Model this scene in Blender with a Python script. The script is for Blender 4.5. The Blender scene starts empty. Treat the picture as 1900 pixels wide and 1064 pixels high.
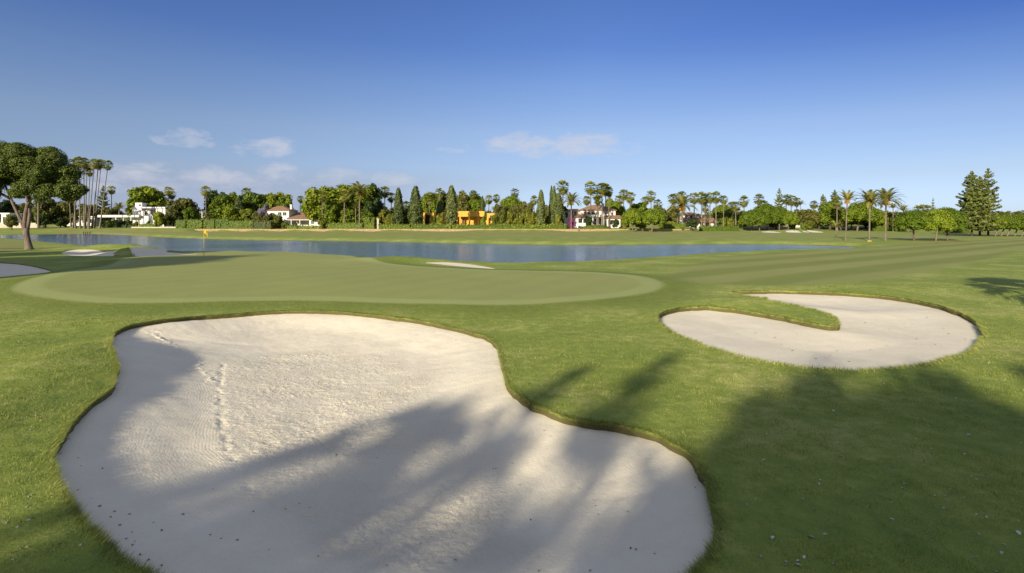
import bpy, math, random
import numpy as np
from mathutils import Vector, geometry

S = bpy.context.scene
COL = S.collection
R = math.radians
PI = math.pi

# ------------------------------------------------------------------ camera
CAM_H = 2.6
cam = bpy.data.cameras.new("camera")
cam_ob = bpy.data.objects.new("camera", cam)
COL.objects.link(cam_ob)
cam.sensor_width = 36
cam.lens = 36 * 1000 / 1900
cam.shift_y = -116 / 1900
cam.clip_start = 0.1
cam.clip_end = 6000
cam_ob.location = (0, 0, CAM_H)
cam_ob.rotation_euler = (PI / 2, 0, 0)
S.camera = cam_ob

# ------------------------------------------------------------------ light
SUN_EL, SUN_ROT = R(18), R(209)
S.view_settings.view_transform = 'Standard'
S.view_settings.look = 'None'
S.view_settings.gamma = 1
S.view_settings.exposure = 0.6
W = bpy.data.worlds.new("World")
S.world = W
W.use_nodes = True


def nd(nt, typ, **kw):
    n = nt.nodes.new('ShaderNode' + typ)
    for k, v in kw.items():
        if k.startswith('i_'):
            n.inputs[k[2:].replace('_', ' ')].default_value = v
        else:
            setattr(n, k, v)
    return n


def build_world():
    nt = W.node_tree
    L = nt.links.new
    bg = nt.nodes['Background']
    bg.inputs[1].default_value = 0.0726
    sky = nd(nt, 'TexSky', sky_type='NISHITA', sun_disc=False, sun_elevation=SUN_EL, sun_rotation=SUN_ROT,
             air_density=1.0, dust_density=0.4, ozone_density=4.0, altitude=0)
    # elevation and azimuth of the view direction
    tc = nd(nt, 'TexCoord')
    sep = nd(nt, 'SeparateXYZ')
    L(tc.outputs['Generated'], sep.inputs[0])

    def M(op, a, b=None, c=None, clamp=False):
        n = nd(nt, 'Math', operation=op, use_clamp=clamp)
        for i, q in enumerate((a, b, c)):
            if q is None:
                continue
            if isinstance(q, (int, float)):
                n.inputs[i].default_value = q
            else:
                L(q, n.inputs[i])
        return n.outputs[0]
    el = M('ARCSINE', sep.outputs[2])
    az = M('ARCTAN2', sep.outputs[0], sep.outputs[1])
    # pale moist air low over the horizon: the Nishita horizon is too brown here
    ramp = nd(nt, 'ValToRGB')
    L(M('DIVIDE', el, 0.6, clamp=True), ramp.inputs[0])
    cr = ramp.color_ramp
    stops = [(0.01, SKY_TINT[0]), (0.13, SKY_TINT[1]), (0.28, SKY_TINT[2]), (0.42, SKY_TINT[3]), (0.53, SKY_TINT[4]), (1.0, SKY_TINT[5])]
    cr.elements[0].position, cr.elements[0].color = stops[0][0], (*stops[0][1], 1)
    cr.elements[1].position, cr.elements[1].color = stops[-1][0], (*stops[-1][1], 1)
    for p, c in stops[1:-1]:
        e = cr.elements.new(p)
        e.color = (*c, 1)
    mul = nd(nt, 'Mix', data_type='RGBA', blend_type='MULTIPLY')
    mul.inputs[0].default_value = 1
    # the clear sky opposite the sun deepens faster with height
    deep = M('MULTIPLY', M('DIVIDE', M('SUBTRACT', az, R(8)), R(38), clamp=True), M('DIVIDE', M('SUBTRACT', el, R(5)), R(12), clamp=True))
    dp = nd(nt, 'Mix', data_type='RGBA')
    L(deep, dp.inputs[0])
    dp.inputs[6].default_value = (1, 1, 1, 1)
    dp.inputs[7].default_value = (.50, .60, .78, 1)
    m2 = nd(nt, 'Mix', data_type='RGBA', blend_type='MULTIPLY')
    m2.inputs[0].default_value = 1
    L(ramp.outputs[0], m2.inputs[6])
    L(dp.outputs[2], m2.inputs[7])
    L(sky.outputs[0], mul.inputs[6])
    L(m2.outputs[2], mul.inputs[7])
    # clouds: noise inside soft elliptical banks of the sky, in azimuth / elevation
    comb = nd(nt, 'CombineXYZ')
    L(M('MULTIPLY', az, 1.0), comb.inputs[0])
    L(M('MULTIPLY', el, 2.2), comb.inputs[1])
    nz = nd(nt, 'TexNoise', noise_dimensions='3D')
    nz.inputs['Scale'].default_value = 21
    nz.inputs['Detail'].default_value = 7
    nz.inputs['Roughness'].default_value = 0.6
    nz.inputs['Distortion'].default_value = 0.25
    L(comb.outputs[0], nz.inputs['Vector'])
    total = None

    def px(u, v):
        a = math.atan((u - 950) / 1000)
        return a, math.atan((416 - v) / 1000 * math.cos(a))
    banks = [(340, 257, 75, 24, .95, -.12), (380, 262, 34, 18, .75, 0), (492, 275, 85, 25, .9, -.10), (1035, 270, 200, 30, 1.15, .02), (945, 266, 90, 17, 1.0, 0), (1080, 262, 110, 17, 1.0, 0),
             (840, 279, 50, 8, .5, 0),
             (235, 322, 150, 28, .8, 0), (420, 328, 230, 30, .85, 0), (600, 330, 150, 26, .7, 0), (725, 331, 80, 17, .9, 0), (520, 312, 100, 16, .6, 0),
             (330, 350, 330, 28, .7, 0), (1090, 292, 80, 14, .5, 0)]
    for (u, v, ru, rv, dens, tilt) in banks:
        a0, e0 = px(u, v)
        ra = ru / 1000 * math.cos(a0) ** 2
        re = rv / 1000 * math.cos(a0)
        da = M('SUBTRACT', az, a0)
        de = M('SUBTRACT', el, e0)
        de2 = M('ADD', de, M('MULTIPLY', da, -tilt * -1.0)) if tilt else de
        q = M('ADD', M('POWER', M('ABSOLUTE', M('DIVIDE', da, ra)), 2.0), M('POWER', M('ABSOLUTE', M('DIVIDE', de2, re)), 2.0))
        m = M('MULTIPLY', M('SUBTRACT', 1.0, q, clamp=True), dens)
        total = m if total is None else M('MAXIMUM', total, m)
    # cover = smoothstep(noise - (1 - mask))
    cov = M('SUBTRACT', M('ADD', M('MULTIPLY', M('SUBTRACT', nz.outputs[0], 0.5), 1.9), M('MULTIPLY', total, 0.62)), 0.24)
    cov = M('MULTIPLY', M('MULTIPLY', cov, 1.9, clamp=True), M('MULTIPLY', total, 2.4, clamp=True), clamp=True)
    # added fill light: sky overhead and behind the camera brightened to lift the shade
    fill_mask = M('MAXIMUM', M('DIVIDE', M('SUBTRACT', el, R(27)), R(24), clamp=True), M('DIVIDE', M('SUBTRACT', 0.05, sep.outputs[1]), 0.5, clamp=True))
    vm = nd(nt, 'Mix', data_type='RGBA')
    L(M('MULTIPLY', fill_mask, 0.9), vm.inputs[0])
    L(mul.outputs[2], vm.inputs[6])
    vm.inputs[7].default_value = (*SKY_FILL, 1)
    mixc = nd(nt, 'Mix', data_type='RGBA', blend_type='MIX')
    L(M('MULTIPLY', cov, 0.62), mixc.inputs[0])
    bank = M('MULTIPLY', M('DIVIDE', M('SUBTRACT', R(2), az), R(20), clamp=True), M('DIVIDE', M('SUBTRACT', R(6.0), el), R(2.2), clamp=True))
    bm_ = nd(nt, 'Mix', data_type='RGBA')
    L(M('MULTIPLY', bank, M('ADD', 0.22, M('MULTIPLY', nz.outputs[0], 0.9))), bm_.inputs[0])
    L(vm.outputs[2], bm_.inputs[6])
    bm_.inputs[7].default_value = (3.3, 3.75, 5.1, 1)
    L(bm_.outputs[2], mixc.inputs[6])
    mixc.inputs[7].default_value = (*CLOUD, 1)
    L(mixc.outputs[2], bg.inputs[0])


SKY_TINT = [(.96, 1.10, 1.72), (1.05, .92, 1.08), (1.26, 1.03, 1.08), (1.06, .97, 1.13), (.80, .83, 1.14), (.60, .70, 1.10)]
SKY_FILL = (3.25, 3.5, 4.3)  # fill colour added to the unseen part of the sky
CLOUD = (5.7, 5.85, 6.6)
build_world()

sun = bpy.data.lights.new("sun", 'SUN')
sun.energy = 5.0
sun.angle = R(0.53)
sun.color = (1.0, 0.88, 0.69)
sun_ob = bpy.data.objects.new("sun", sun)
COL.objects.link(sun_ob)
sdir = Vector((math.sin(SUN_ROT) * math.cos(SUN_EL), math.cos(SUN_ROT) * math.cos(SUN_EL), math.sin(SUN_EL)))
sun_ob.rotation_euler = sdir.to_track_quat('Z', 'Y').to_euler()
sun_ob.location = (-60, -100, 60)

# ------------------------------------------------------------------ numpy noise
def _h(ix, iy, seed):
    n = (ix.astype(np.int64) * 374761393 + iy.astype(np.int64) * 668265263 + seed * 974711) & 0x7fffffff
    n = ((n ^ (n >> 13)) * 1274126177) & 0x7fffffff
    return ((n ^ (n >> 16)) & 0xffff) / 65535.0


def vnoise(x, y, seed=0):
    ix, iy = np.floor(x), np.floor(y)
    fx, fy = x - ix, y - iy
    fx = fx * fx * fx * (fx * (fx * 6 - 15) + 10)
    fy = fy * fy * fy * (fy * (fy * 6 - 15) + 10)
    a, b = _h(ix, iy, seed), _h(ix + 1, iy, seed)
    c, d = _h(ix, iy + 1, seed), _h(ix + 1, iy + 1, seed)
    return (a + (b - a) * fx) * (1 - fy) + (c + (d - c) * fx) * fy - 0.5


def fbm(x, y, seed=0, octv=4, gain=.5):
    s, a = 0, 1
    for k in range(octv):
        s = s + a * vnoise(x * 2 ** k + 17.3 * k, y * 2 ** k - 9.1 * k, seed + k)
        a *= gain
    return s


def sstep(x, a, b):
    t = np.clip((x - a) / (b - a), 0, 1)
    return t * t * (3 - 2 * t)


def catmull(P, n=6):
    P = np.array(P, float)
    N = len(P)
    out = []
    for i in range(N):
        p0, p1, p2, p3 = P[i - 1], P[i], P[(i + 1) % N], P[(i + 2) % N]
        for t in np.linspace(0, 1, n, endpoint=False):
            out.append(.5 * ((2 * p1) + (p2 - p0) * t + (2 * p0 - 5 * p1 + 4 * p2 - p3) * t * t + (3 * p1 - p0 - 3 * p2 + p3) * t ** 3))
    return np.array(out)


def sdf(poly, x, y):
    """signed distance, positive inside"""
    x = np.asarray(x, float).ravel()
    y = np.asarray(y, float).ravel()
    d = np.full(x.shape, 1e18)
    ins = np.zeros(x.shape, bool)
    n = len(poly)
    for i in range(n):
        ax, ay = poly[i]
        bx, by = poly[(i + 1) % n]
        ex, ey = bx - ax, by - ay
        t = np.clip(((x - ax) * ex + (y - ay) * ey) / (ex * ex + ey * ey + 1e-12), 0, 1)
        d = np.minimum(d, (x - ax - t * ex) ** 2 + (y - ay - t * ey) ** 2)
        if ay != by:
            c = ((ay > y) != (by > y)) & (x < (bx - ax) * (y - ay) / (by - ay) + ax)
            ins ^= c
    d = np.sqrt(d)
    return np.where(ins, d, -d)


# ------------------------------------------------------------------ layout from sight lines
def flat(P, z=0.0, dy=0.0):
    out = []
    for u, v in P:
        Y = (CAM_H - z) * 1000 / (v - 416)
        out.append(((u - 950) / 1000 * Y, Y + dy))
    return np.array(out)


ZW = -0.45
far_shore = [(-700, 434), (-200, 435), (0, 436.3), (100, 435), (160, 434.3), (230, 437), (300, 441), (378, 444), (470, 446), (560, 446.8),
             (700, 449), (800, 451), (950, 454.5), (1050, 455.3), (1200, 454.8), (1340, 453.8), (1450, 454.2), (1530, 456.3), (1583, 458.8)]
near_shore = [(1560, 460.2), (1500, 460.6), (1400, 463.5), (1260, 470.5), (1150, 478), (1050, 483.5), (950, 485), (860, 483.5), (740, 479.5), (640, 473),
              (560, 468), (470, 467), (378, 466), (250, 460), (180, 455.5), (120, 450), (70, 445), (30, 442), (0, 440.5), (-200, 439.5), (-700, 438.5)]
POND = np.vstack([flat(far_shore, ZW), flat(near_shore, 0, 1.6)])
GREEN = flat(catmull([(30, 539), (62, 522), (120, 508), (200, 497), (235, 482), (290, 474.5), (378, 468.5), (470, 467.2), (560, 468), (635, 473), (660, 481), (715, 491), (800, 499),
                      (930, 504.5), (1060, 507), (1150, 512), (1205, 521), (1224, 533), (1200, 546), (1130, 557), (1030, 566), (900, 570.5), (750, 567), (600, 561), (450, 562),
                      (300, 566), (190, 565), (100, 557), (50, 549)], 4))
FAIR = flat(catmull([(1225, 512), (1300, 485), (1400, 471), (1560, 463), (1660, 455.5), (1760, 449), (1900, 442.5), (2150, 440), (2200, 452), (1990, 457), (1900, 463),
                     (1860, 477), (1800, 491), (1700, 509), (1620, 521), (1540, 528), (1460, 531), (1340, 528), (1250, 524)], 4))
FAIR_L = flat([(-400, 468), (0, 464), (60, 456), (115, 451), (60, 444), (0, 442), (-400, 441)])
FAR_FAIR = flat([(100, 430.6), (400, 431), (700, 431.2), (1000, 431.6), (1250, 432.2), (1450, 434.2), (1700, 436.5), (1900, 437.2), (2000, 440), (1700, 441), (1500, 440.5), (1200, 440),
                 (950, 439.5), (700, 438.5), (450, 437), (100, 433.4)])

LIP = dict(main=.085, hook=.13, sliver=.03, mid=.05, wedge=.05, edge=.06, far_a=.03, far_b=.03, far_c=.03, far_d=.03)
DEPTH = dict(main=(.34, 1.0), hook=(.10, 2.6), sliver=(.02, 1.), mid=(.12, 2.), wedge=(.10, 2.), edge=(.15, 2.), far_a=(.02, 3), far_b=(.02, 3), far_c=(.02, 3), far_d=(.02, 3))

BUMPS = [(-8.1, 9.5, 1.3, 2.3, .30), (-6.9, 6.4, 1.0, 1.5, .20), (-32.3, 46.5, 2.2, 2.6, .62), (-41, 56.5, 5.0, 2.0, .55), (-7.8, 37.6, 3.2, 1.2, .35),
         (-10.0, 14.0, 2.5, 1.0, .10), (8.0, 17.6, 2.4, .8, .16), (10.6, 16.6, 2.0, .8, .10), (14.5, 21.6, 5, 1.0, .08),
         (79.7, 174, 5, 6, .50), (87.0, 174, 4, 6, .62), (90.5, 174, 2, 6, .4), (94.1, 174, 4, 6, .70)]


def terrain(x, y):
    x = np.asarray(x, float)
    y = np.asarray(y, float)
    sh = x.shape
    x = x.ravel()
    y = y.ravel()
    z = 0.05 * fbm(x * .12, y * .12, 3, 3) * sstep(np.hypot(x, y), 4, 15)
    z = z + 0.03 * fbm(x * .5, y * .5, 5, 2)
    for bx, by, sx, sy, h in BUMPS:
        z = z + h * np.exp(-((x - bx) / sx) ** 2 - ((y - by) / sy) ** 2)
    ratio = x / np.maximum(y, 1)
    wall = ratio < .335
    leftpart = ratio < -.59
    rise = np.where(leftpart, 1.3 * sstep(y, 165, 196), np.where(wall, .92 * sstep(y, 187.2, 188.6), 1.0 * sstep(y, 205, 232)))
    z = z + rise + 1.2 * sstep(y, 196, 225)
    g = sdf(GREEN, x, y)
    z = z + .10 * sstep(g, -2.5, .8)
    s = -sdf(POND, x, y)
    t = sstep(s, 0, 2.6)
    zin = -.52 - np.clip(-s, 0, 4) * .35
    z = np.where(s > 0, -.52 * (1 - t) + z * t, zin)
    return z.reshape(sh)


def tz(x, y):
    return float(terrain(np.array([x]), np.array([y]))[0])


def onland(P):
    """sight line of each (u, v) met with the terrain"""
    P = np.asarray(P, float)
    z = np.zeros(len(P))
    for _ in range(12):
        Y = (CAM_H - z) * 1000 / (P[:, 1] - 416)
        X = (P[:, 0] - 950) / 1000 * Y
        z = .5 * z + .5 * terrain(X, Y)
    return np.column_stack([X, Y])


BUNK = {}
BUNK['main'] = onland(catmull([(205, 634), (212, 618), (240, 604), (290, 595), (350, 589), (420, 584), (500, 578), (570, 576), (640, 579), (710, 586), (790, 597), (855, 612),
                             (900, 624), (920, 637), (929, 660), (935, 690), (945, 715), (968, 737), (1005, 757), (1060, 775), (1115, 785), (1165, 792), (1215, 805), (1257, 826), (1290, 857), (1313, 900),
                             (1325, 950), (1323, 995), (1305, 1035), (1270, 1070), (1215, 1110), (1080, 1160), (800, 1200), (560, 1180), (400, 1130), (300, 1080), (228, 1030), (175, 985), (133, 935), (107, 890),
                             (99, 855), (106, 818), (135, 782), (172, 748), (204, 722), (217, 698), (218, 678), (210, 656)], 4))
BUNK['hook'] = onland(catmull([(1217, 594), (1224, 582), (1259, 572), (1310, 569), (1384, 577), (1450, 588), (1510, 600), (1545, 605), (1555, 599), (1545, 588), (1510, 575), (1450, 562), (1400, 551.5), (1352, 542.5),
                             (1400, 540), (1450, 539.5), (1530, 542), (1600, 546), (1665, 552.5), (1725, 563), (1775, 577), (1808, 594), (1823, 612), (1824, 628), (1810, 643), (1783, 657), (1740, 671),
                             (1680, 682), (1615, 687.5), (1550, 687), (1480, 681), (1405, 669), (1340, 653), (1290, 635), (1245, 615)], 4))
BUNK['sliver'] = onland(catmull([(786, 487.5), (830, 486.5), (880, 491), (922, 498.8), (890, 497.6), (850, 494.5), (815, 490.8)], 4))
BUNK['mid'] = onland(catmull([(113, 469.5), (122, 465), (145, 462.6), (172, 463), (195, 467), (222, 474), (200, 475.5), (160, 475.3), (130, 474)], 4))
BUNK['wedge'] = onland(catmull([(242, 463.5), (262, 464.2), (300, 466.5), (340, 469), (370, 471.3), (330, 473.5), (290, 475), (252, 475.5), (249, 470)], 4))
BUNK['edge'] = onland(catmull([(-60, 484), (0, 487), (40, 490), (72, 495.5), (97, 503), (70, 508), (30, 511.5), (0, 514), (-70, 516)], 4))
for _k, _x, _rx, _y, _ry in (('far_a', 79.7, 2.9, 165.5, 5.0), ('far_b', 87.0, 2.5, 166.5, 4.8), ('far_c', 90.6, 1.0, 166, 3.0), ('far_d', 94.1, 2.4, 167, 5.2)):
    BUNK[_k] = np.array([(_x + _rx * math.cos(t) * (1 + .12 * math.sin(2 * t + _x)) + .06 * _ry * math.sin(t) * _x / 30, _y + _ry * math.sin(t) * (1 + .10 * math.cos(3 * t + _x))) for t in np.linspace(0, 2 * PI, 37)[:-1]])

# ------------------------------------------------------------------ object helpers
def tag(o, label=None, cat=None, group=None, kind=None):
    if label:
        o['label'] = label
    if cat:
        o['category'] = cat
    if group:
        o['group'] = group
    if kind:
        o['kind'] = kind
    return o


def link(name, me, mat=None, parent=None):
    o = bpy.data.objects.new(name, me)
    COL.objects.link(o)
    if mat is not None and len(me.materials) == 0:
        me.materials.append(mat)
    if parent is not None:
        o.parent = parent
    return o


def np_mesh(name, V, F, attrs=None, smooth=False):
    me = bpy.data.meshes.new(name)
    V = np.asarray(V, np.float32)
    F = np.asarray(F, np.int32)
    k = F.shape[1]
    me.vertices.add(len(V))
    me.vertices.foreach_set('co', V.ravel())
    me.loops.add(F.size)
    me.loops.foreach_set('vertex_index', F.ravel())
    me.polygons.add(len(F))
    me.polygons.foreach_set('loop_start', np.arange(0, F.size, k, dtype=np.int32))
    me.polygons.foreach_set('loop_total', np.full(len(F), k, np.int32))
    if smooth:
        me.polygons.foreach_set('use_smooth', np.ones(len(F), bool))
    for an, av in (attrs or {}).items():
        a = me.attributes.new(an, 'FLOAT', 'POINT')
        a.data.foreach_set('value', np.asarray(av, np.float32))
    me.update(calc_edges=True)
    return me


class MB:
    """collects polygons of one part"""
    def __init__(s):
        s.v, s.f, s.var = [], [], []

    def add(s, V, F, var=0.5):
        b = len(s.v)
        s.v += [tuple(p) for p in V]
        s.f += [tuple(i + b for i in f) for f in F]
        s.var += [var] * len(V)

    def box(s, x0, x1, y0, y1, z0, z1):
        s.add([(x0, y0, z0), (x1, y0, z0), (x1, y1, z0), (x0, y1, z0), (x0, y0, z1), (x1, y0, z1), (x1, y1, z1), (x0, y1, z1)],
              [(0, 3, 2, 1), (4, 5, 6, 7), (0, 1, 5, 4), (1, 2, 6, 5), (2, 3, 7, 6), (3, 0, 4, 7)])
        return s

    def tube(s, P, rad, n=7, cap=True):
        P = [Vector(p) for p in P]
        rings = []
        for i, p in enumerate(P):
            d = (P[min(i + 1, len(P) - 1)] - P[max(i - 1, 0)]).normalized()
            a = d.cross(Vector((0, 1, 0)))
            if a.length < .2:
                a = d.cross(Vector((1, 0, 0)))
            a.normalize()
            b = d.cross(a)
            rings.append([p + (a * math.cos(2 * PI * k / n) + b * math.sin(2 * PI * k / n)) * rad[i] for k in range(n)])
        V = [q for r in rings for q in r]
        F = []
        for i in range(len(P) - 1):
            for k in range(n):
                F.append((i * n + k, i * n + (k + 1) % n, (i + 1) * n + (k + 1) % n, (i + 1) * n + k))
        if cap:
            F.append(tuple(range(n - 1, -1, -1)))
            F.append(tuple((len(P) - 1) * n + k for k in range(n)))
        s.add(V, F)
        return s

    def mesh(s, name, smooth=False):
        me = bpy.data.meshes.new(name)
        me.from_pydata(s.v, [], s.f)
        a = me.attributes.new('var', 'FLOAT', 'POINT')
        a.data.foreach_set('value', np.array(s.var, np.float32))
        if smooth:
            me.polygons.foreach_set('use_smooth', np.ones(len(me.polygons), bool))
        me.update()
        return me

    def build(s, name, mat, parent=None, smooth=False):
        return link(name, s.mesh(name, smooth), mat, parent)


def empty(name, loc=(0, 0, 0), label=None, cat=None, group=None):
    o = bpy.data.objects.new(name, None)
    COL.objects.link(o)
    o.location = loc
    o.empty_display_size = .3
    return tag(o, label, cat, group)


# ------------------------------------------------------------------ materials
def mat_new(name):
    m = bpy.data.materials.new(name)
    m.use_nodes = True
    nt = m.node_tree
    return m, nt, nt.nodes['Principled BSDF'], nt.links.new


def noise_mat(name, c1, c2, scale=8, rough=.8, bump=0., bscale=None, detail=5, coord='Object', stretch=None, spec=.3, rnd=0.):
    m, nt, p, L = mat_new(name)
    tc = nd(nt, 'TexCoord')
    vec = tc.outputs[coord]
    if stretch:
        mp = nd(nt, 'Mapping')
        mp.inputs['Scale'].default_value = stretch
        L(vec, mp.inputs[0])
        vec = mp.outputs[0]
    nz = nd(nt, 'TexNoise')
    nz.inputs['Scale'].default_value = scale
    nz.inputs['Detail'].default_value = detail
    L(vec, nz.inputs['Vector'])
    rp = nd(nt, 'ValToRGB')
    rp.color_ramp.elements[0].position, rp.color_ramp.elements[1].position = .3, .7
    rp.color_ramp.elements[0].color, rp.color_ramp.elements[1].color = (*c1, 1), (*c2, 1)
    L(nz.outputs[0], rp.inputs[0])
    L(rp.outputs[0], p.inputs['Base Color'])
    p.inputs['Roughness'].default_value = rough
    p.inputs['Specular IOR Level'].default_value = spec
    if bump:
        n2 = nd(nt, 'TexNoise')
        n2.inputs['Scale'].default_value = bscale or scale * 3
        n2.inputs['Detail'].default_value = 6
        L(vec, n2.inputs['Vector'])
        b = nd(nt, 'Bump')
        b.inputs['Strength'].default_value = bump
        b.inputs['Distance'].default_value = .1
        L(n2.outputs[0], b.inputs['Height'])
        L(b.outputs[0], p.inputs['Normal'])
    return m


def leaf_mat(name, c1, c2, trans=.25, rough=.55, tint=.25, spec=.25):
    """c1..c2 by the leaf's own random value, shifted a little from tree to tree"""
    m, nt, p, L = mat_new(name)
    at = nd(nt, 'Attribute', attribute_name='var')
    oi = nd(nt, 'ObjectInfo')
    mx = nd(nt, 'Mix', data_type='RGBA')
    L(at.outputs['Fac'], mx.inputs[0])
    mx.inputs[6].default_value, mx.inputs[7].default_value = (*c1, 1), (*c2, 1)
    hs = nd(nt, 'HueSaturation')
    mr = nd(nt, 'MapRange')
    L(oi.outputs['Random'], mr.inputs[0])
    mr.inputs[3].default_value, mr.inputs[4].default_value = 1 - tint, 1 + tint
    L(mr.outputs[0], hs.inputs['Value'])
    mr2 = nd(nt, 'MapRange')
    L(oi.outputs['Random'], mr2.inputs[0])
    mr2.inputs[3].default_value, mr2.inputs[4].default_value = .515, .49
    L(mr2.outputs[0], hs.inputs['Hue'])
    L(mx.outputs[2], hs.inputs['Color'])
    L(hs.outputs[0], p.inputs['Base Color'])
    p.inputs['Roughness'].default_value = rough
    p.inputs['Specular IOR Level'].default_value = spec
    tr = nd(nt, 'BsdfTranslucent')
    L(hs.outputs[0], tr.inputs[0])
    ms = nd(nt, 'MixShader')
    ms.inputs[0].default_value = trans
    L(p.outputs[0], ms.inputs[1])
    L(tr.outputs[0], ms.inputs[2])
    L(ms.outputs[0], nt.nodes['Material Output'].inputs[0])
    return m


def grass_nodes(nt, L):
    """shared colour of the rough turf, from world position"""
    geo = nd(nt, 'NewGeometry')
    n1 = nd(nt, 'TexNoise')
    n1.inputs['Scale'].default_value = .35
    n1.inputs['Detail'].default_value = 4
    L(geo.outputs['Position'], n1.inputs['Vector'])
    n2 = nd(nt, 'TexNoise')
    n2.inputs['Scale'].default_value = 3.2
    n2.inputs['Detail'].default_value = 8
    n2.inputs['Roughness'].default_value = .65
    L(geo.outputs['Position'], n2.inputs['Vector'])
    ad = nd(nt, 'Math', operation='ADD')
    L(n1.outputs[0], ad.inputs[0])
    L(n2.outputs[0], ad.inputs[1])
    hf = nd(nt, 'Math', operation='MULTIPLY')
    L(ad.outputs[0], hf.inputs[0])
    hf.inputs[1].default_value = .5
    rp = nd(nt, 'ValToRGB')
    e = rp.color_ramp.elements
    e[0].position, e[0].color = .34, (*ROUGH[0], 1)
    e[1].position, e[1].color = .66, (*ROUGH[2], 1)
    q = e.new(.5)
    q.color = (*ROUGH[1], 1)
    L(hf.outputs[0], rp.inputs[0])
    return geo, rp


ROUGH = [(.148, .214, .040), (.228, .280, .054), (.385, .395, .130)]


def make_ground_mat():
    m, nt, p, L = mat_new('turf')
    geo, rp = grass_nodes(nt, L)

    def attr(n):
        return nd(nt, 'Attribute', attribute_name=n).outputs['Fac']

    def ms(v, a, b, lo=0., hi=1.):
        n = nd(nt, 'MapRange', interpolation_type='SMOOTHSTEP')
        L(v, n.inputs[0])
        for i, q in zip((1, 2, 3, 4), (a, b, lo, hi)):
            n.inputs[i].default_value = q
        return n.outputs[0]

    def mixc(f, a, b, blend='MIX'):
        n = nd(nt, 'Mix', data_type='RGBA', blend_type=blend)
        if isinstance(f, float):
            n.inputs[0].default_value = f
        else:
            L(f, n.inputs[0])
        for i, q in ((6, a), (7, b)):
            if isinstance(q, tuple):
                n.inputs[i].default_value = (*q, 1)
            else:
                L(q, n.inputs[i])
        return n.outputs[2]

    def math_(op, a, b):
        n = nd(nt, 'Math', operation=op)
        for i, q in enumerate((a, b)):
            if isinstance(q, (int, float)):
                n.inputs[i].default_value = q
            else:
                L(q, n.inputs[i])
        return n.outputs[0]
    # broad soft mottling for mown turf
    nb = nd(nt, 'TexNoise')
    nb.inputs['Scale'].default_value = .18
    nb.inputs['Detail'].default_value = 5
    L(geo.outputs['Position'], nb.inputs['Vector'])
    nf = nd(nt, 'TexNoise')
    nf.inputs['Scale'].default_value = 14
    nf.inputs['Detail'].default_value = 6
    L(geo.outputs['Position'], nf.inputs['Vector'])
    # mowing stripes of the fairway
    mp = nd(nt, 'Mapping')
    mp.inputs['Rotation'].default_value = (0, 0, -R(36))
    L(geo.outputs['Position'], mp.inputs[0])
    wv = nd(nt, 'TexWave', wave_type='BANDS', bands_direction='Y', wave_profile='SIN')
    wv.inputs['Scale'].default_value = .074
    wv.inputs['Distortion'].default_value = 1.6
    wv.inputs['Detail'].default_value = 2
    wv.inputs['Detail Scale'].default_value = .35
    L(mp.outputs[0], wv.inputs['Vector'])
    stripe = mixc(ms(wv.outputs[0], .2, .8), (.190, .222, .050), (.262, .285, .088))
    stripe = mixc(ms(nb.outputs[0], .35, .7, 0., .5), stripe, (.21, .235, .060))
    farf = mixc(ms(nb.outputs[0], .3, .7), (.235, .248, .068), (.275, .282, .092))
    green = mixc(ms(nb.outputs[0], .3, .7), GREENC[0], GREENC[1])
    mg = nd(nt, 'Mapping')
    mg.inputs['Rotation'].default_value = (0, 0, -R(62))
    L(geo.outputs['Position'], mg.inputs[0])
    wg = nd(nt, 'TexWave', wave_type='BANDS', bands_direction='Y', wave_profile='SIN')
    wg.inputs['Scale'].default_value = .17
    wg.inputs['Distortion'].default_value = .5
    wg.inputs['Detail Scale'].default_value = .3
    L(mg.outputs[0], wg.inputs['Vector'])
    green = mixc(ms(wg.outputs[0], .3, .7, 0., .22), green, (.315, .345, .115))
    green = mixc(ms(nf.outputs[0], .3, .7, 0., .35), green, GREENC[2])
    sdg, sdf_, sff, sdp, dirt, sdb = attr('sd_green'), attr('sd_fair'), attr('sd_far'), attr('sd_pond'), attr('dirt'), attr('lip')
    c = rp.outputs[0]
    # far from the camera the rough reads smoother
    c = mixc(ms(sff, -2.0, 2.0), c, farf)
    c = mixc(ms(sdf_, -.5, .9), c, stripe)
    # apron round the green, then collar, then green
    c = mixc(ms(sdg, -2.6, -.6, 0., .75), c, (.150, .188, .030))
    c = mixc(ms(sdg, -.35, .05), c, GREENC[3])
    c = mixc(ms(sdg, .55, .95), c, green)
    nd1 = nd(nt, 'TexNoise')
    nd1.inputs['Scale'].default_value = 1.2
    nd1.inputs['Detail'].default_value = 5
    L(geo.outputs['Position'], nd1.inputs['Vector'])
    dm = ms(math_('ADD', dirt, math_('MULTIPLY', nd1.outputs[0], .8)), .75, 1.15)
    c = mixc(dm, c, (.20, .15, .085))
    # bare brown earth at bunker lips and at the waterline
    nl = nd(nt, 'TexNoise')
    nl.inputs['Scale'].default_value = 9
    nl.inputs['Detail'].default_value = 5
    L(geo.outputs['Position'], nl.inputs['Vector'])
    c = mixc(ms(math_('ADD', sdb, math_('MULTIPLY', nl.outputs[0], .9)), .55, 1.25, 0., .95), c, (.095, .082, .034))
    c = mixc(ms(sdp, -1.1, -.3, 0., .85), c, (.14, .115, .05))
    L(c, p.inputs['Base Color'])
    p.inputs['Roughness'].default_value = .85
    p.inputs['Specular IOR Level'].default_value = .15
    nbm = nd(nt, 'TexNoise')
    nbm.inputs['Scale'].default_value = 5
    nbm.inputs['Detail'].default_value = 9
    nbm.inputs['Roughness'].default_value = .7
    L(geo.outputs['Position'], nbm.inputs['Vector'])
    b = nd(nt, 'Bump')
    b.inputs['Distance'].default_value = .06
    smooth = math_('MAXIMUM', ms(sdg, -.3, .2), ms(sdf_, -.3, .5))
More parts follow.
